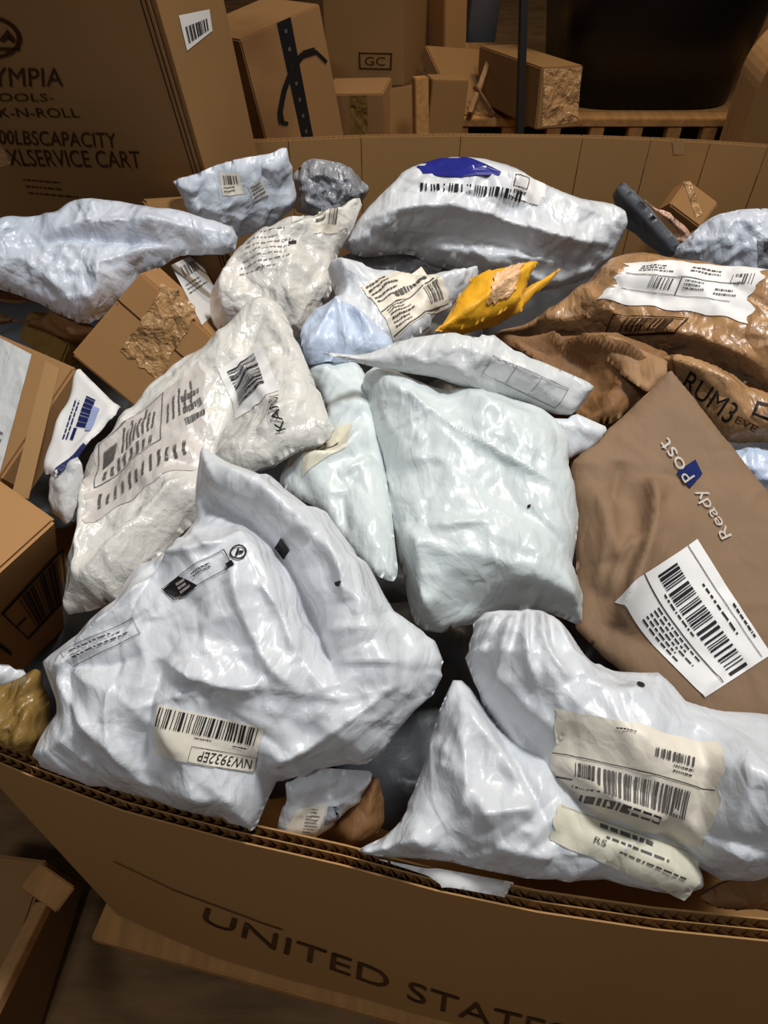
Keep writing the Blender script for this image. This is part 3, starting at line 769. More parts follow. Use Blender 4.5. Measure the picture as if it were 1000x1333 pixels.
# long white mailer on the left
S, O = bag('poly_mailer', 'long crumpled white mailer draped across the left of the heap', 'mailer', 'poly_cool',
    [(-50, 330), (-20, 292), (20, 284), (70, 280), (90, 268), (140, 262), (200, 272), (280, 285), (310, 305), (300, 330), (240, 330), (190, 360), (150, 400), (120, 425), (90, 418), (60, 398), (20, 382), (-50, 370)],
    [(90, 415, .00), (140, 268, .085), (290, 310, .05)], .032, .05, .003, crum=(140, .005, .07), seed=14, fit=0,
    folds=[([(0, 330), (80, 305), (180, 320), (290, 320)], -.008, .012), ([(60, 300), (150, 290), (250, 300)], .008, .012), ([(100, 360), (180, 330), (240, 320)], .007, .008),
           ([(120, 420), (135, 370), (130, 340)], .008, .008), ([(20, 330), (60, 360), (100, 400)], .006, .01)])

# translucent padded mailer with a large label
S, O = bag('padded_mailer', 'creased off-white padded mailer with dotted label left of the blue emblem mailer', 'mailer', 'poly_clear_over_paper',
    [(268, 395), (290, 345), (318, 312), (370, 285), (430, 268), (472, 262), (468, 300), (440, 340), (430, 380), (400, 430), (350, 440), (285, 430)],
    [(320, 430, .02), (450, 268, .09), (290, 345, .06)], .035, .05, .003, crum=(110, .004, .05), seed=16,
    folds=[([(300, 330), (285, 395), (300, 420)], .008, .012), ([(320, 320), (390, 300), (460, 275)], .005, .008), ([(380, 330), (375, 400)], .005, .015)])
lab(S, O, [(415, 276), (448, 270), (440, 304), (408, 306)], 'paper_aged', fn=lambda p: (p.bars(.55, .15, .95, .85, 6, 2), p.fine(.05, .1, .5, .9, 4, 8)), ink='ink_soft')
lab(S, O, [(380, 284), (396, 280), (395, 294), (381, 297)], 'paper_white')
p = Print(Quad(S, [(325, 316), (392, 300), (380, 350), (310, 365)]), .001); p.fine(0, 0, 1, 1, 7, 4, .3); p.build(O, 'ink_faint')
p = Print(Quad(S, [(376, 318), (386, 316), (386, 320), (376, 322)]), .001); p.rect(0, 0, 1, 1); p.build(O, 'ink')

# box with shiny crackled tape
r_, A, b, c, d = carton3('carton', (184, 354, .10), (92, 462), (282, 442), (256, 328), (.036, .068, -.04), 'cardboard_warm', (1, 1, .22))
tag(r_, 'brown carton with shiny crackled clear tape left of the creased mailers', 'carton')
f = Flat(A, b, c)
so, q = sticker(f, r_, [(215, 366), (258, 404), (205, 498), (160, 455)], 'tape_clear', 'crackled_tape', .001, .03, 4)
f2 = Flat(A, c, d)
st, q = sticker(f2, r_, [(222, 346), (254, 330), (292, 398), (262, 424)], 'paper_white', 'shipping_label', .001)
p = Print(q); p.bars(.2, .1, .85, .3, 12, 3); p.fine(.1, .4, .9, .6, 3, 4); p.build(st, 'ink_soft')
bar('flap_gap', A + b*.33, A + b*.33 + c, .0016, .0012, 'ink_carton', r_, up=tuple(unit(-d)))

# white label bag in the middle
S, O = bag('poly_mailer', 'white mailer with printed label and light blue corner, left of the yellow envelopes', 'mailer', 'poly_white',
    [(428, 350), (470, 340), (540, 352), (600, 346), (622, 350), (624, 372), (590, 400), (560, 430), (500, 468), (440, 466), (396, 450), (394, 425), (420, 395)],
    [(480, 462, .05), (600, 350, .085), (430, 360, .085)], .03, .04, .0025, crum=(80, .004, .05), seed=18)
lab(S, O, [(470, 372), (548, 352), (586, 398), (512, 446)], 'paper_aged', fn=lambda p: (p.fine(.05, .05, .5, .5, 5, 3), p.rect(0, .60, .98, .615), p.fine(.30, .44, .95, .66, 1, 12), p.bars(.68, .64, .93, .92, 9, 4), p.fine(.08, .64, .5, .96, 6, 9), p.rect(.02, .97, .98, .985)), ink='ink_soft')
S, O = bag('poly_mailer', 'light blue gathered mailer corner below the printed label mailer', 'mailer', 'poly_blue',
    [(392, 452), (398, 416), (430, 392), (462, 398), (490, 420), (515, 446), (505, 468), (440, 470), (400, 470)],
    [(440, 468, .085), (440, 396, .10), (500, 440, .09)], .014, .02, .0025, crum=(30, .003, .04), seed=19, rad=(442, 392),
    folds=[([(440, 396), (450, 466)], .005, .006), ([(445, 396), (410, 450)], .005, .006), ([(450, 398), (490, 450)], .005, .006)])

# yellow padded envelopes
S, O = bag('padded_envelope', 'yellow padded envelope lying under the upper one', 'envelope', 'yellow_paper',
    [(566, 432), (600, 402), (680, 372), (733, 348), (720, 372), (680, 404), (630, 432), (590, 440)],
    [(600, 434, .075), (725, 352, .10), (590, 410, .085)], .010, .012, .0025, crum=(16, .002, .04), seed=21, fac=.5, corner=.1)
S, O = bag('padded_envelope', 'yellow padded envelope torn open with lining showing, uppermost', 'envelope', 'yellow_paper',
    [(576, 428), (590, 388), (612, 362), (640, 355), (672, 345), (700, 344), (690, 366), (668, 396), (630, 420)],
    [(600, 428, .10), (690, 345, .125), (600, 375, .12)], .012, .014, .0025, crum=(20, .003, .04), seed=22, fac=.5, corner=.1,
    folds=[([(600, 420), (640, 380), (690, 350)], .005, .008)])
sticker(S, O, [(640, 362), (676, 348), (668, 382), (634, 400)], 'bubble_lining', 'bubble_lining', .002, .05, 3)

# brown paper parcel with label (right)
S, O = bag('paper_parcel', 'brown paper parcel with wide white label at the right of the heap', 'parcel', 'kraft_gloss',
    [(640, 436), (700, 420), (760, 372), (800, 332), (860, 336), (930, 345), (1040, 360), (1060, 470), (1020, 520), (960, 492), (900, 470), (850, 455), (760, 442), (690, 440)],
    [(840, 452, .02), (850, 336, .085), (1010, 480, .04)], .034, .05, .003, crum=(70, .004, .08), seed=24, fac=.5, fit=0,
    folds=[([(790, 430), (900, 440), (1000, 480)], .012, .02, .008), ([(820, 345), (790, 400), (760, 440)], .007, .015), ([(700, 425), (770, 415)], .005, .01)])
lab(S, O, [(822, 342), (996, 354), (972, 420), (788, 394)], 'paper_white', jag=.03, seed=4, fn=lambda p: (p.bars(.25, .40, .42, .62, 10, 2), p.fine(.12, .12, .4, .3, 3, 3), p.rect(.05, .36, .9, .375), p.rect(.46, .38, .47, .7), p.fine(.5, .42, .68, .62, 3, 7), p.rect(.08, .70, .85, .71), p.bars(.8, .2, .96, .38, 8, 6), p.fine(.5, .12, .75, .28, 2, 5), p.fine(.72, .5, .9, .66, 2, 8)), ink='ink_soft')
p = Print(Quad(S, [(802, 414), (898, 418), (880, 443), (786, 437)]), .002); p.frame(0, 0, 1, 1, .02, .07); p.bars(.2, .14, .85, .86, 18, 3); p.build(O, 'ink_carton', 'barcode')
S, O = bag('paper_parcel', 'brown paper parcel with large black letters below the labelled parcel', 'parcel', 'kraft_gloss',
    [(858, 470), (880, 458), (940, 474), (1000, 505), (1060, 520), (1060, 600), (1000, 580), (950, 578), (920, 560), (890, 520)],
    [(960, 578, .02), (880, 460, .07), (1050, 540, .05)], .03, .03, .003, crum=(30, .003, .06), seed=25, fac=.5,
    folds=[([(870, 470), (940, 490), (1000, 520)], .006, .01)])
p = Print(Quad(S, [(898, 484), (963, 530), (946, 554), (886, 506)]), .002); p.text('RUM3', 0, 0, 1, 1); p.build(O, 'ink', 'lettering')
p = Print(Quad(S, [(960, 542), (986, 556), (982, 564), (956, 550)]), .002); p.text('EVE', 0, 0, 1, 1); p.build(O, 'ink_carton', 'lettering')
p = Print(Quad(S, [(985, 522), (1012, 530), (1004, 552), (978, 540)]), .002); p.frame(0, 0, 1, 1, .14, .16); p.build(O, 'ink', 'framed_mark')
S, O = bag('paper_bag', 'open paper bag, brown darkened for its shaded opening, between the flat mailer and brown parcel', 'paper bag', 'kraft_brown',  # darker brown puts the shade of the bag opening into the colour
    [(640, 440), (690, 428), (740, 430), (800, 440), (868, 470), (862, 500), (800, 548), (765, 556), (740, 530), (700, 480)],
    [(760, 552, .03), (720, 430, .05), (862, 480, .05)], .020, .02, .003, crum=(40, .004, .07), seed=26, fac=.5, corner=.1,
    folds=[([(680, 436), (740, 445), (800, 465), (850, 500)], .018, .012, .006), ([(650, 444), (720, 480), (780, 540)], -.016, .02), ([(720, 440), (760, 480), (800, 500)], -.018, .02)])

S2 = Bag([(770, 436), (820, 448), (870, 468), (866, 492), (842, 516), (812, 488), (786, 462)], [(840, 512, .062), (775, 440, .072), (868, 475, .078)], .006, .01, crum=(14, .002, .04), seed=27, fac=.4, corner=.08, fit=0)
S2.build('folded_flap', 'kraft', .003, O)  # lighter kraft than the bag, so the flap reads as lit
# flat grey mailer over the centre one
S, O = bag('poly_mailer', 'flat dull white mailer lying across the top of the centre bag', 'mailer', 'poly_dull',
    [(412, 458), (470, 462), (520, 442), (600, 430), (630, 434), (680, 462), (775, 502), (772, 512), (745, 540), (718, 540), (660, 520), (560, 490), (470, 474)],
    [(560, 488, .105), (610, 432, .135), (760, 520, .08)], .012, .025, .0025, crum=(50, .003, .05), seed=28, corner=.12, fit=0,
    folds=[([(600, 450), (680, 480), (740, 505)], .004, .01), ([(520, 455), (560, 478)], .004, .01)])
p = Print(Quad(S, [(640, 462), (740, 506), (722, 532), (626, 486)]), .001); p.frame(0, 0, 1, 1, .012, .03); p.rect(.3, 0, .31, 1); p.rect(.62, 0, .63, 1); p.build(O, 'ink_faint', 'faint_label_print')

# paper mailer with white lettering (right)
S, O = bag('paper_mailer', 'large brown paper mailer with white lettering and white shipping label', 'mailer', 'kraft_dark',
    [(742, 606), (806, 545), (872, 482), (905, 522), (945, 572), (1000, 640), (1060, 712), (1060, 990), (940, 960), (850, 910), (790, 860), (748, 818), (750, 720)],
    [(800, 835, -.015), (872, 486, .08), (1050, 800, .01)], .010, .03, .003, Tb=.006, crum=(16, .003, .09), seed=30, fac=.15, corner=.05, fit=0, wob=.001, wave=.0015,
    folds=[([(845, 620), (850, 680), (830, 740), (800, 820)], .022, .03, .008), ([(790, 640), (800, 740)], .007, .010), ([(770, 630), (790, 700), (775, 770)], .006, .008), ([(810, 600), (795, 660)], -.005, .010), ([(830, 700), (805, 730), (790, 780)], .007, .007), ([(835, 720), (860, 660), (900, 620)], -.006, .02)])
q = Quad(S, [(938, 706), (855, 580), (872, 568), (956, 697)])
p = Print(q, .0022); p.text('Ready', 0, .0, .46, .98); p.build(O, 'ink_white', 'lettering')
st, _ = sticker(S, O, [(898, 636), (881, 615), (905, 599), (914, 618)], 'ink_navy', 'blue_square', .0022)
p = Print(q, .0034); p.text('P', .575, .15, .655, .85); p.build(O, 'ink_white', 'lettering')
p = Print(q, .0022); p.text('ost', .69, .15, 1.0, .85); p.build(O, 'ink_white', 'lettering')
st, q = sticker(S, O, [(905, 706), (1004, 852), (918, 908), (798, 788)], 'paper_white', 'shipping_label', .0012)
p = Print(q, .0022); p.bars(.06, .33, .98, .58, 32, 7); p.rect(-.0, .70, .98, .712); p.rect(.0, .12, .98, .128); p.fine(.3, .20, .95, .26, 1, 4); p.fine(.25, .74, .8, .97, 5, 6); p.fine(.55, .04, .9, .1, 1, 5); p.fine(.2, .61, .7, .66, 1, 9); p.build(st, 'ink')
S, O = bag('poly_mailer', 'white mailer with blue print peeking out at the right edge', 'mailer', 'poly_blue',
    [(930, 590), (970, 580), (1040, 585), (1060, 650), (1040, 720), (1000, 690), (960, 640)],
    [(1000, 680, -.03), (960, 585, .02), (1050, 620, .0)], .02, .03, crum=(40, .006, .03), seed=31)
S, O = bag('poly_mailer', 'small white mailer corner between centre bag and brown mailer', 'mailer', 'poly_white',
    [(720, 545), (745, 540), (790, 556), (760, 590), (735, 600)], [(750, 595, .04), (730, 545, .07), (788, 556, .06)], .008, .012, crum=(12, .003, .03), seed=32, corner=.08)

# ---- left side
r_, A, b, c, d = carton('carton', W(98, 478, .03), W(-40, 418, .03), W(66, 660, -.03), .05, 'cardboard')
tag(r_, 'brown carton with a grey label and long tape seam at the left edge', 'carton')
f = Flat(A, b, c)
strip('grey_label', f, r_, [(-30, 424), (42, 462), (0, 618), (-60, 600)], 'poly_dull', .001)
strip('tape', f, r_, [(60, 470), (78, 480), (38, 650), (16, 644)], 'cardboard_pale', .001)
p = Print(Quad(f, [(-4, 560), (10, 566), (6, 584), (-8, 578)]), .002); p.fine(0, 0, 1, 1, 2, 4); p.build(r_, 'ink_soft')
r_, A, b, c, d = carton('open_carton', W(36, 404, -.03), W(90, 448, -.05), W(14, 432, -.06), .05, 'tape_brown')
tag(r_, 'small open carton behind the grey labelled carton at the left', 'carton')
S, O = bag('paper_parcel', 'dark paper parcel under the long white mailer at the left edge', 'parcel', 'kraft_brown',
    [(-40, 378), (20, 378), (80, 398), (120, 430), (100, 450), (60, 420), (0, 420), (-40, 430)], [(40, 432, -.04), (20, 380, .0), (110, 440, -.03)], .015, .02, crum=(20, .004, .05), seed=33)
S, O = bag('mailing_envelope', 'white envelope with blue post lettering beside the taped carton', 'envelope', 'paper_white',
    [(104, 484), (152, 532), (150, 545), (120, 575), (72, 622), (54, 618)], [(62, 618, .01), (104, 486, .035), (150, 538, .035)], .006, .01, .0025, crum=(6, .001, .05), seed=34, fac=.15, corner=.06)
q = Quad(S, [(80, 572), (104, 496), (136, 516), (112, 575)])
p = Print(q, .001); p.fine(0, .05, 1, .32, 2, 3, .8); p.fine(.25, .42, .98, .9, 1, 17, 1.4); p.rect(.0, .36, .22, .5); p.build(O, 'ink_blue_dark', 'blue_print')
p = Print(q, .001); p.rect(.2, .82, .7, 1.1); p.build(O, 'ink_blue_pale', 'blue_print')
p = Print(Quad(S, [(70, 616), (112, 580), (116, 584), (76, 620)]), .001); p.rect(0, 0, 1, 1); p.build(O, 'ink_blue_dark', 'blue_band')
S, O = bag('poly_mailer', 'white mailer end sticking up between carton and creased label mailer', 'mailer', 'poly_dull',
    [(62, 660), (78, 610), (104, 600), (98, 640), (86, 680)], [(70, 672, -.02), (85, 605, .01), (100, 620, .01)], .008, .012, crum=(12, .003, .03), seed=35)
r_, A, b, c, d = carton3('carton', (74, 676, .06), (-60, 798), (-60, 582), (84, 790), (.06, .06, -.08), 'cardboard_warm', (1, 1, 1.5))
tag(r_, 'brown carton with black framed barcode at the left picture edge', 'carton')
f = Flat(A, b, d)
p = Print(Quad(f, [(0, 798), (80, 712), (86, 778), (36, 832)]), .0015); p.frame(0, 0, 1, 1, .02, .05); p.bars(.25, .08, .95, .92, 16, 6); p.rect(.0, .5, .2, .54); p.build(r_, 'ink', 'barcode')
p = Print(Quad(f, [(-6, 832), (14, 848), (13, 853), (-8, 838)]), .0015); p.rect(0, 0, 1, 1); p.build(r_, 'ink')

# creased mailer with see-through label pocket
S, O = bag('padded_mailer', 'long creased white mailer with see-through label pocket, left of centre', 'mailer', 'poly_clear_over_paper',
    [(340, 396), (362, 394), (385, 440), (412, 500), (432, 556), (424, 572), (360, 606), (290, 640), (250, 680), (200, 740), (150, 790), (84, 800), (90, 740), (106, 690), (118, 600), (170, 540), (230, 485), (290, 430)],
    [(110, 790, .01), (345, 400, .115), (425, 555, .095)], .022, .03, .0025, crum=(130, .003, .05), seed=40, fac=.7, ani=.7, corner=.1, fit=0,
    folds=[([(345, 400), (300, 480), (275, 560), (240, 640)], -.010, .02), ([(400, 520), (330, 570), (270, 600)], .008, .02), ([(290, 440), (380, 560)], .004, .01),
           ([(120, 620), (110, 700), (108, 770)], .008, .008), ([(250, 610), (180, 690), (110, 770)], .010, .02, .01), ([(340, 420), (380, 470)], -.004, .01)])
st, q = sticker(S, O, [(116, 690), (128, 590), (262, 470), (262, 590)], 'paper_pocket', 'shipping_label', .0008, .02, 3)
p = Print(q, .0020); p.fine(.12, .1, .3, .9, 12, 2); p.fine(.45, .12, .6, .6, 8, 4, .8); p.fine(.62, .1, .92, .26, 1, 16, 1.2); p.fine(.62, .28, .95, .6, 8, 6, .8); p.fine(.55, .7, .85, .95, 5, 8); p.frame(.42, .05, .98, .65, .008); p.build(st, 'ink_soft')
st, q = sticker(S, O, [(282, 478), (336, 440), (366, 512), (302, 540)], 'paper_white', 'barcode_label', .0008)
p = Print(q, .0020); p.bars(.15, .12, .8, .8, 26, 5, False); p.build(st, 'ink')
p = Print(Quad(S, [(364, 568), (356, 526), (367, 521), (376, 565)]), .0032); p.text('KANDI', 0, 0, 1, 1); p.build(O, 'ink', 'lettering')
p = Print(Quad(S, [(238, 520), (262, 500), (268, 540), (244, 560)]), .0015); p.fine(0, 0, 1, 1, 3, 5, .9); p.build(O, 'ink_soft', 'print')

# grey flap bag left of the centre bag
S, O = bag('poly_mailer', 'grey white mailer with a cream sticker between centre bag and label mailer', 'mailer', 'poly_grey',
    [(392, 482), (440, 470), (480, 488), (500, 560), (512, 680), (520, 760), (470, 740), (420, 670), (360, 625), (380, 590), (430, 560), (420, 520)],
    [(460, 735, .045), (430, 476, .07), (510, 640, .055)], .016, .03, .0025, crum=(40, .004, .06), seed=42, fit=0,
    folds=[([(380, 600), (440, 600), (480, 560)], .008, .012), ([(445, 640), (450, 700)], -.006, .006), ([(440, 620), (490, 600)], .005, .01)])
st, q = lab(S, O, [(404, 575), (460, 552), (452, 590), (392, 622)], 'paper_cream', 'cream_sticker', fn=lambda p: (p.frame(.25, .3, .45, .6, .03, .05), p.rect(.5, .55, .75, .6)), ink='ink_soft')

# centre bag
S, O = bag('poly_mailer', 'large smooth grey white mailer in the middle of the heap', 'mailer', 'poly_grey',
    [(466, 492), (500, 476), (560, 488), (640, 508), (720, 540), (745, 580), (756, 660), (758, 740), (768, 790), (758, 812), (700, 800), (650, 800), (590, 822), (545, 815), (520, 760), (505, 690), (490, 600), (465, 520)],
    [(600, 818, .00), (520, 480, .085), (755, 660, .045)], .045, .07, .0025, crum=(60, .0030, .07), seed=44, fit=1,
    folds=[([(465, 505), (490, 600), (503, 690)], -.006, .01, .004), ([(500, 500), (600, 560), (690, 610), (740, 645)], .0035, .004), ([(560, 520), (640, 590), (720, 650)], -.003, .02),
           ([(505, 690), (560, 720), (640, 730), (720, 770)], .008, .03, .02), ([(640, 765), (700, 755), (760, 800)], .008, .02, .006), ([(520, 605), (580, 592), (600, 640)], .004, .012), ([(560, 690), (640, 680)], .004, .006),
           ([(545, 700), (540, 760), (560, 810)], .006, .012), ([(690, 650), (740, 720)], .004, .01)])
p = Print(Quad(S, [(687, 656), (691, 656), (691, 660), (687, 660)])); p.rect(0, 0, 1, 1); p.build(O, 'ink', 'ink_dot')

# lower left big bag
S, O = bag('poly_mailer', 'big bulging white mailer with black emblem and barcode sticker, lower left', 'mailer', 'poly_white',
    [(262, 585), (300, 598), (360, 625), (420, 660), (470, 730), (520, 790), (568, 830), (580, 870), (560, 915), (505, 978), (480, 1000), (398, 1012), (362, 1036), (330, 1080), (290, 1072), (210, 1056), (120, 1032), (42, 992), (58, 930), (52, 868), (86, 826), (130, 785), (180, 735), (225, 690), (242, 640)],
    [(230, 1055, .012), (290, 600, .125), (560, 880, .055)], .055, .09, .0018, e=.55, crum=(90, .0035, .08), seed=46, corner=.12, rad=(75, 865), fit=1, ani=2.2,
    folds=[([(245, 640), (310, 665), (365, 715), (400, 790), (440, 890)], -.022, .008, .016), ([(275, 600), (360, 650), (430, 720), (490, 830), (520, 900)], .018, .03, .03),
           ([(300, 670), (350, 740), (375, 820), (425, 905)], .010, .010, .02), ([(300, 720), (320, 800), (350, 870), (400, 905)], .008, .012), ([(216, 862), (265, 890), (330, 905), (345, 880)], .008, .014, .006),
           ([(212, 858), (196, 930), (185, 1000)], -.008, .010), ([(255, 860), (255, 895)], .005, .006), ([(575, 860), (500, 935), (420, 990), (330, 1050)], .012, .012, .03),
           ([(540, 900), (470, 960), (380, 1020)], -.006, .01), ([(70, 868), (140, 838), (200, 790)], .008, .01), ([(75, 865), (130, 870), (190, 850)], -.005, .008), ([(75, 880), (120, 950), (180, 1010)], .008, .01),
           ([(90, 860), (100, 930), (110, 990)], -.006, .008), ([(200, 730), (270, 720), (320, 690)], .007, .008), ([(180, 760), (240, 700), (250, 660)], -.007, .008), ([(240, 680), (280, 720)], .006, .006),
           ([(130, 1000), (250, 1040), (330, 1040)], .005, .012), ([(85, 850), (150, 800), (215, 740), (255, 690)], .006, .005), ([(80, 858), (160, 820), (205, 790)], -.005, .004), ([(340, 760), (370, 800), (385, 850)], .004, .004), ([(460, 740), (500, 800), (540, 850)], -.005, .006), ([(480, 700), (470, 760), (500, 830)], .005, .006), ([(420, 690), (445, 740), (450, 790)], .005, .005), ([(360, 1000), (430, 960), (520, 890)], .005, .005), ([(150, 880), (140, 940), (165, 1000)], .005, .005)])
q = Quad(S, [(210, 768), (296, 716), (312, 742), (226, 784)])
p = Print(q, .0018); p.poly([(.02, .15), (.3, .05), (.36, .45), (.42, .95), (.2, 1.0), (.06, .8)]); p.frame(.02, .05, .98, .98, .012, .03); p.fine(.45, .3, .85, .6, 2, 4); p.rect(.9, .75, 1.0, .98); p.build(O, 'ink', 'emblem')
p = Print(Quad(S, [(232, 762), (250, 754), (254, 768), (238, 776)]), .0026); p.fine(0, 0, 1, 1, 3, 4, 1.0); p.build(O, 'ink_white', 'emblem_print')
p = Print(Quad(S, [(302, 716), (324, 712), (328, 732), (306, 736)]), .0018)
for k in range(14):
    a0, a1 = k/14*2*math.pi, (k+1.05)/14*2*math.pi
    p.poly([(.5+.5*math.cos(a0), .5+.5*math.sin(a0)), (.5+.5*math.cos(a1), .5+.5*math.sin(a1)), (.5+.4*math.cos(a1), .5+.4*math.sin(a1)), (.5+.4*math.cos(a0), .5+.4*math.sin(a0))])
p.poly([(.3, .7), (.5, .25), (.62, .3), (.45, .75)]); p.rect(.55, .45, .8, .62); p.build(O, 'ink', 'emblem')
p = Print(Quad(S, [(352, 706), (372, 700), (376, 716), (358, 722)]), .0018); p.poly([(0, 0), (.7, 0), (1, 1), (.3, 1)]); p.build(O, 'ink', 'emblem')
p = Print(Quad(S, [(438, 764), (448, 764), (446, 772), (438, 770)]), .0018); p.poly([(0, 0), (1, .2), (.7, 1), (.1, .7)]); p.build(O, 'ink', 'ink_dot')
st, q = lab(S, O, [(212, 918), (348, 948), (332, 1006), (200, 982)], 'paper_aged', 'barcode_sticker', fn=lambda p: (p.bars(.03, .04, .97, .42, 34, 5), p.text('NW3932EP', .96, .93, .48, .72), p.fine(.74, .5, .95, .58, 1, 4), p.fine(.4, .48, .6, .54, 1, 7), p.frame(.40, .66, 1.0, .99, .004, .012)), ink='ink')
p = Print(Quad(S, [(82, 850), (176, 806), (186, 826), (96, 868)]), .0014); p.frame(0, 0, 1, 1, .006, .03); p.fine(.1, .15, .9, .85, 3, 8, .5); p.build(O, 'ink_soft', 'faint_print')

# crumpled brown tape beside it, and a white corner
S, O = bag('tape_wad', 'crumpled translucent brown tape at the left rim of the bin', 'tape', 'tape_brown',
    [(-40, 900), (10, 890), (50, 868), (60, 910), (62, 950), (50, 982), (0, 970), (-40, 950)], [(20, 975, .01), (30, 880, .05), (-30, 930, .03)], .018, .02, .0025, crum=(50, .005, .04), seed=47, rad=(58, 868))
S, O = bag('poly_mailer', 'small white mailer corner above the crumpled brown tape', 'mailer', 'poly_white',
    [(-40, 880), (-10, 864), (26, 868), (34, 880), (10, 896), (-40, 905)], [(0, 900, .02), (10, 866, .04), (-30, 890, .03)], .01, .012, crum=(12, .003, .03), seed=48)

# small things by the near rim
S, O = bag('poly_mailer', 'small white mailer with a sticker standing by the near rim', 'mailer', 'poly_white',
    [(372, 1012), (400, 998), (486, 1004), (478, 1040), (440, 1070), (410, 1094), (366, 1084), (370, 1040)], [(390, 1090, -.03), (400, 1002, .01), (480, 1010, -.01)], .012, .018, .0025, crum=(20, .003, .04), seed=50, corner=.08)
lab(S, O, [(384, 1050), (424, 1046), (412, 1090), (372, 1084)], 'paper_aged', fn=lambda p: p.fine(.45, .1, .9, .9, 8, 4), ink='ink_soft')
lab(S, O, [(426, 1048), (448, 1044), (440, 1066), (420, 1074)], 'poly_silver', 'grey_patch')
S, O = bag('paper_parcel', 'dark brown paper parcel in the gap by the near rim', 'parcel', 'kraft_brown',
    [(440, 1060), (490, 1010), (498, 1040), (492, 1080), (460, 1100), (436, 1092)], [(465, 1098, -.05), (490, 1015, -.02), (440, 1070, -.04)], .012, .015, crum=(16, .003, .04), seed=51)

# two bags at the lower right
S, O = bag('poly_mailer', 'white mailer along the near rim with a label on its right half', 'mailer', 'poly_white',
    [(600, 880), (640, 910), (720, 980), (800, 1040), (900, 1090), (920, 1150), (900, 1172), (800, 1166), (720, 1150), (600, 1128), (462, 1108), (480, 1085), (520, 1040), (556, 960)],
    [(620, 1130, .012), (600, 890, .055), (900, 1150, .02)], .035, .06, .0018, crum=(70, .003, .07), seed=53,
    folds=[([(600, 900), (640, 960), (680, 1020), (720, 1090)], .012, .008, .02), ([(520, 1060), (560, 1110)], .006, .008), ([(490, 1095), (540, 1100), (600, 1125)], .006, .006), ([(560, 960), (600, 1000), (640, 1080)], .005, .015),
           ([(620, 1060), (700, 1050)], .005, .008), ([(640, 1100), (720, 1120)], .005, .01), ([(500, 1080), (520, 1106)], -.005, .006), ([(648, 952), (690, 1028), (724, 1100)], -.008, .004, .008), ([(590, 930), (610, 1000), (600, 1060)], .004, .006)])
st, q = lab(S, O, [(726, 1046), (908, 1112), (892, 1172), (714, 1092)], 'paper_cream', jag=.015, seed=6, fn=lambda p: (p.fine(.3, .1, .85, .24, 1, 14, 1.2), p.text('RS', .28, .46, .36, .62), p.fine(.35, .35, .95, .5, 1, 4), p.fine(.45, .58, .95, .7, 1, 6), p.rect(.02, .02, .98, .03)), ink='ink_soft')
S, O = bag('poly_mailer', 'bulging white mailer with twisted top and large label, lower right', 'mailer', 'poly_white',
    [(606, 850), (620, 810), (660, 784), (720, 790), (742, 810), (780, 850), (860, 880), (960, 912), (1060, 930), (1070, 1100), (1010, 1150), (940, 1160), (890, 1135), (840, 1100), (760, 1062), (700, 1020), (640, 960), (612, 905)],
    [(760, 1070, .03), (690, 790, .075), (1040, 1040, .045)], .065, .08, .0018, e=.55, crum=(60, .003, .07), seed=55, rad=(680, 800),
    folds=[([(672, 796), (650, 850), (640, 920)], .007, .006), ([(684, 792), (680, 850), (700, 900)], .006, .005), ([(700, 792), (705, 840), (740, 890)], .007, .006), ([(720, 798), (735, 840), (780, 880)], .006, .006), ([(660, 798), (630, 850)], -.005, .004), ([(692, 794), (690, 850)], -.006, .004), ([(710, 794), (722, 845)], -.006, .004), ([(677, 796), (664, 850)], -.006, .004), ([(650, 800), (618, 860)], .006, .006),
           ([(615, 870), (680, 950), (720, 1000)], -.012, .014), ([(640, 880), (700, 940), (730, 960)], .010, .014), ([(740, 850), (770, 900), (850, 900)], .008, .016),
           ([(900, 940), (925, 990), (905, 1080)], -.008, .010), ([(950, 960), (960, 1060), (930, 1120)], .006, .012), ([(880, 1100), (960, 1130)], .006, .008), ([(900, 1080), (1000, 1110)], -.006, .008), ([(720, 1000), (800, 1050), (880, 1090)], .008, .012)])
st, q = lab(S, O, [(722, 926), (938, 968), (908, 1106), (712, 1042)], 'paper_aged', jag=.012, seed=5, fn=lambda p: (p.rect(0, .46, .98, .472), p.bars(.14, .53, .86, .80, 34, 8), p.bars(.60, .20, .86, .29, 14, 3), p.fine(.72, .32, .9, .42, 2, 4), p.fine(.36, .08, .5, .12, 1, 5), p.fine(.2, .85, .7, .97, 1, 15, 1.0), p.rect(0, .72, .13, .735)), ink='ink_soft')
q = Quad(S, [(826, 888), (838, 890), (837, 898), (826, 896)])
p = Print(q, .0015); p.poly([(.5+.5*math.cos(k/10*6.283), .5+.5*math.sin(k/10*6.283)) for k in range(10)]); p.build(O, 'ink', 'ink_dot')

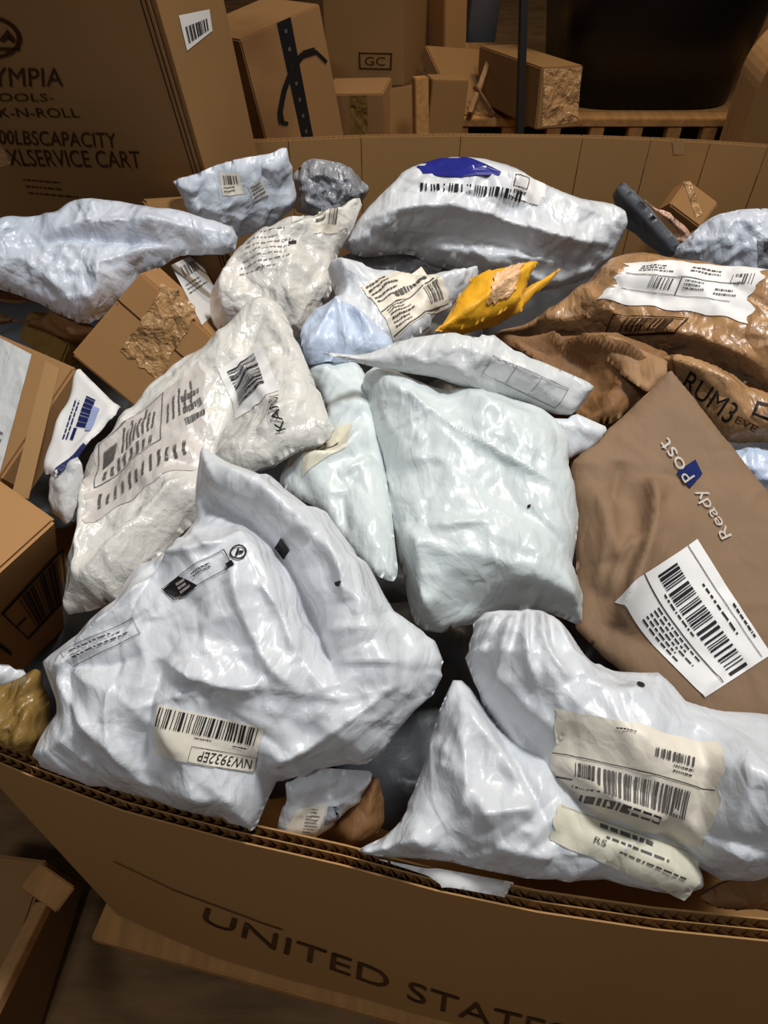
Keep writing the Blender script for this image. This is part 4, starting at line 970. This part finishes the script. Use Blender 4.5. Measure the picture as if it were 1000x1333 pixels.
# white paper slip over the rim
S, O = bag('paper_slip', 'white paper slip lying over the near rim of the bin', 'paper', 'paper_white',
    [(484, 1116), (560, 1130), (668, 1148), (658, 1168), (580, 1150), (560, 1140)], [(520, 1128, .006), (660, 1150, .006), (640, 1164, .004)], .0015, .006, .0025, crum=(4, .0006, .05), seed=57, fac=.15, corner=.05, fit=0, Tb=.0004)
S, O = bag('paper_parcel', 'dark paper parcel at the lower right corner under the bulging mailer', 'parcel', 'kraft_brown',
    [(900, 1160), (960, 1150), (1060, 1140), (1070, 1190), (1000, 1192), (930, 1182)], [(960, 1185, -.04), (960, 1150, -.02), (1060, 1160, -.03)], .012, .015, crum=(10, .003, .05), seed=58)

# ---- added filler bags, coloured dark to stand in for shade in the gaps
deep = [('added filler mailer, dark as shade in the gap right of the big lower left bag', [(430, 790), (650, 790), (650, 1090), (430, 1075)], -.17),
        ('added filler mailer, dark as gap shade, low under the left cartons', [(-100, 400), (190, 400), (180, 680), (-120, 700)], -.22),
        ('added filler mailer, dark as gap shade, low under the brown lettered mailer', [(740, 560), (1080, 560), (1080, 940), (720, 880)], -.19),
        ('added filler mailer, dark as gap shade, low under the brown paper parcel', [(640, 345), (1010, 345), (1010, 520), (620, 520)], -.20),
        ('added filler mailer, dark as gap shade, low under the blue emblem mailer', [(330, 345), (640, 345), (620, 520), (310, 520)], -.22),
        ('added filler mailer, dark as gap shade, low under the long white mailer', [(-60, 345), (300, 345), (280, 480), (-90, 480)], -.26),
        ('added filler mailer, dark as gap shade, low under the centre bag', [(330, 500), (720, 500), (700, 840), (320, 840)], -.24),
        ('added filler mailer, dark as gap shade, low under the lower left bag', [(0, 760), (440, 760), (430, 1050), (200, 1010), (10, 930)], -.19),
        ('added filler mailer, dark as gap shade, low at the lower right of the bin', [(640, 880), (1080, 900), (1080, 1150), (640, 1110)], -.17)]
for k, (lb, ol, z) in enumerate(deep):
    m = 'gap_shade'
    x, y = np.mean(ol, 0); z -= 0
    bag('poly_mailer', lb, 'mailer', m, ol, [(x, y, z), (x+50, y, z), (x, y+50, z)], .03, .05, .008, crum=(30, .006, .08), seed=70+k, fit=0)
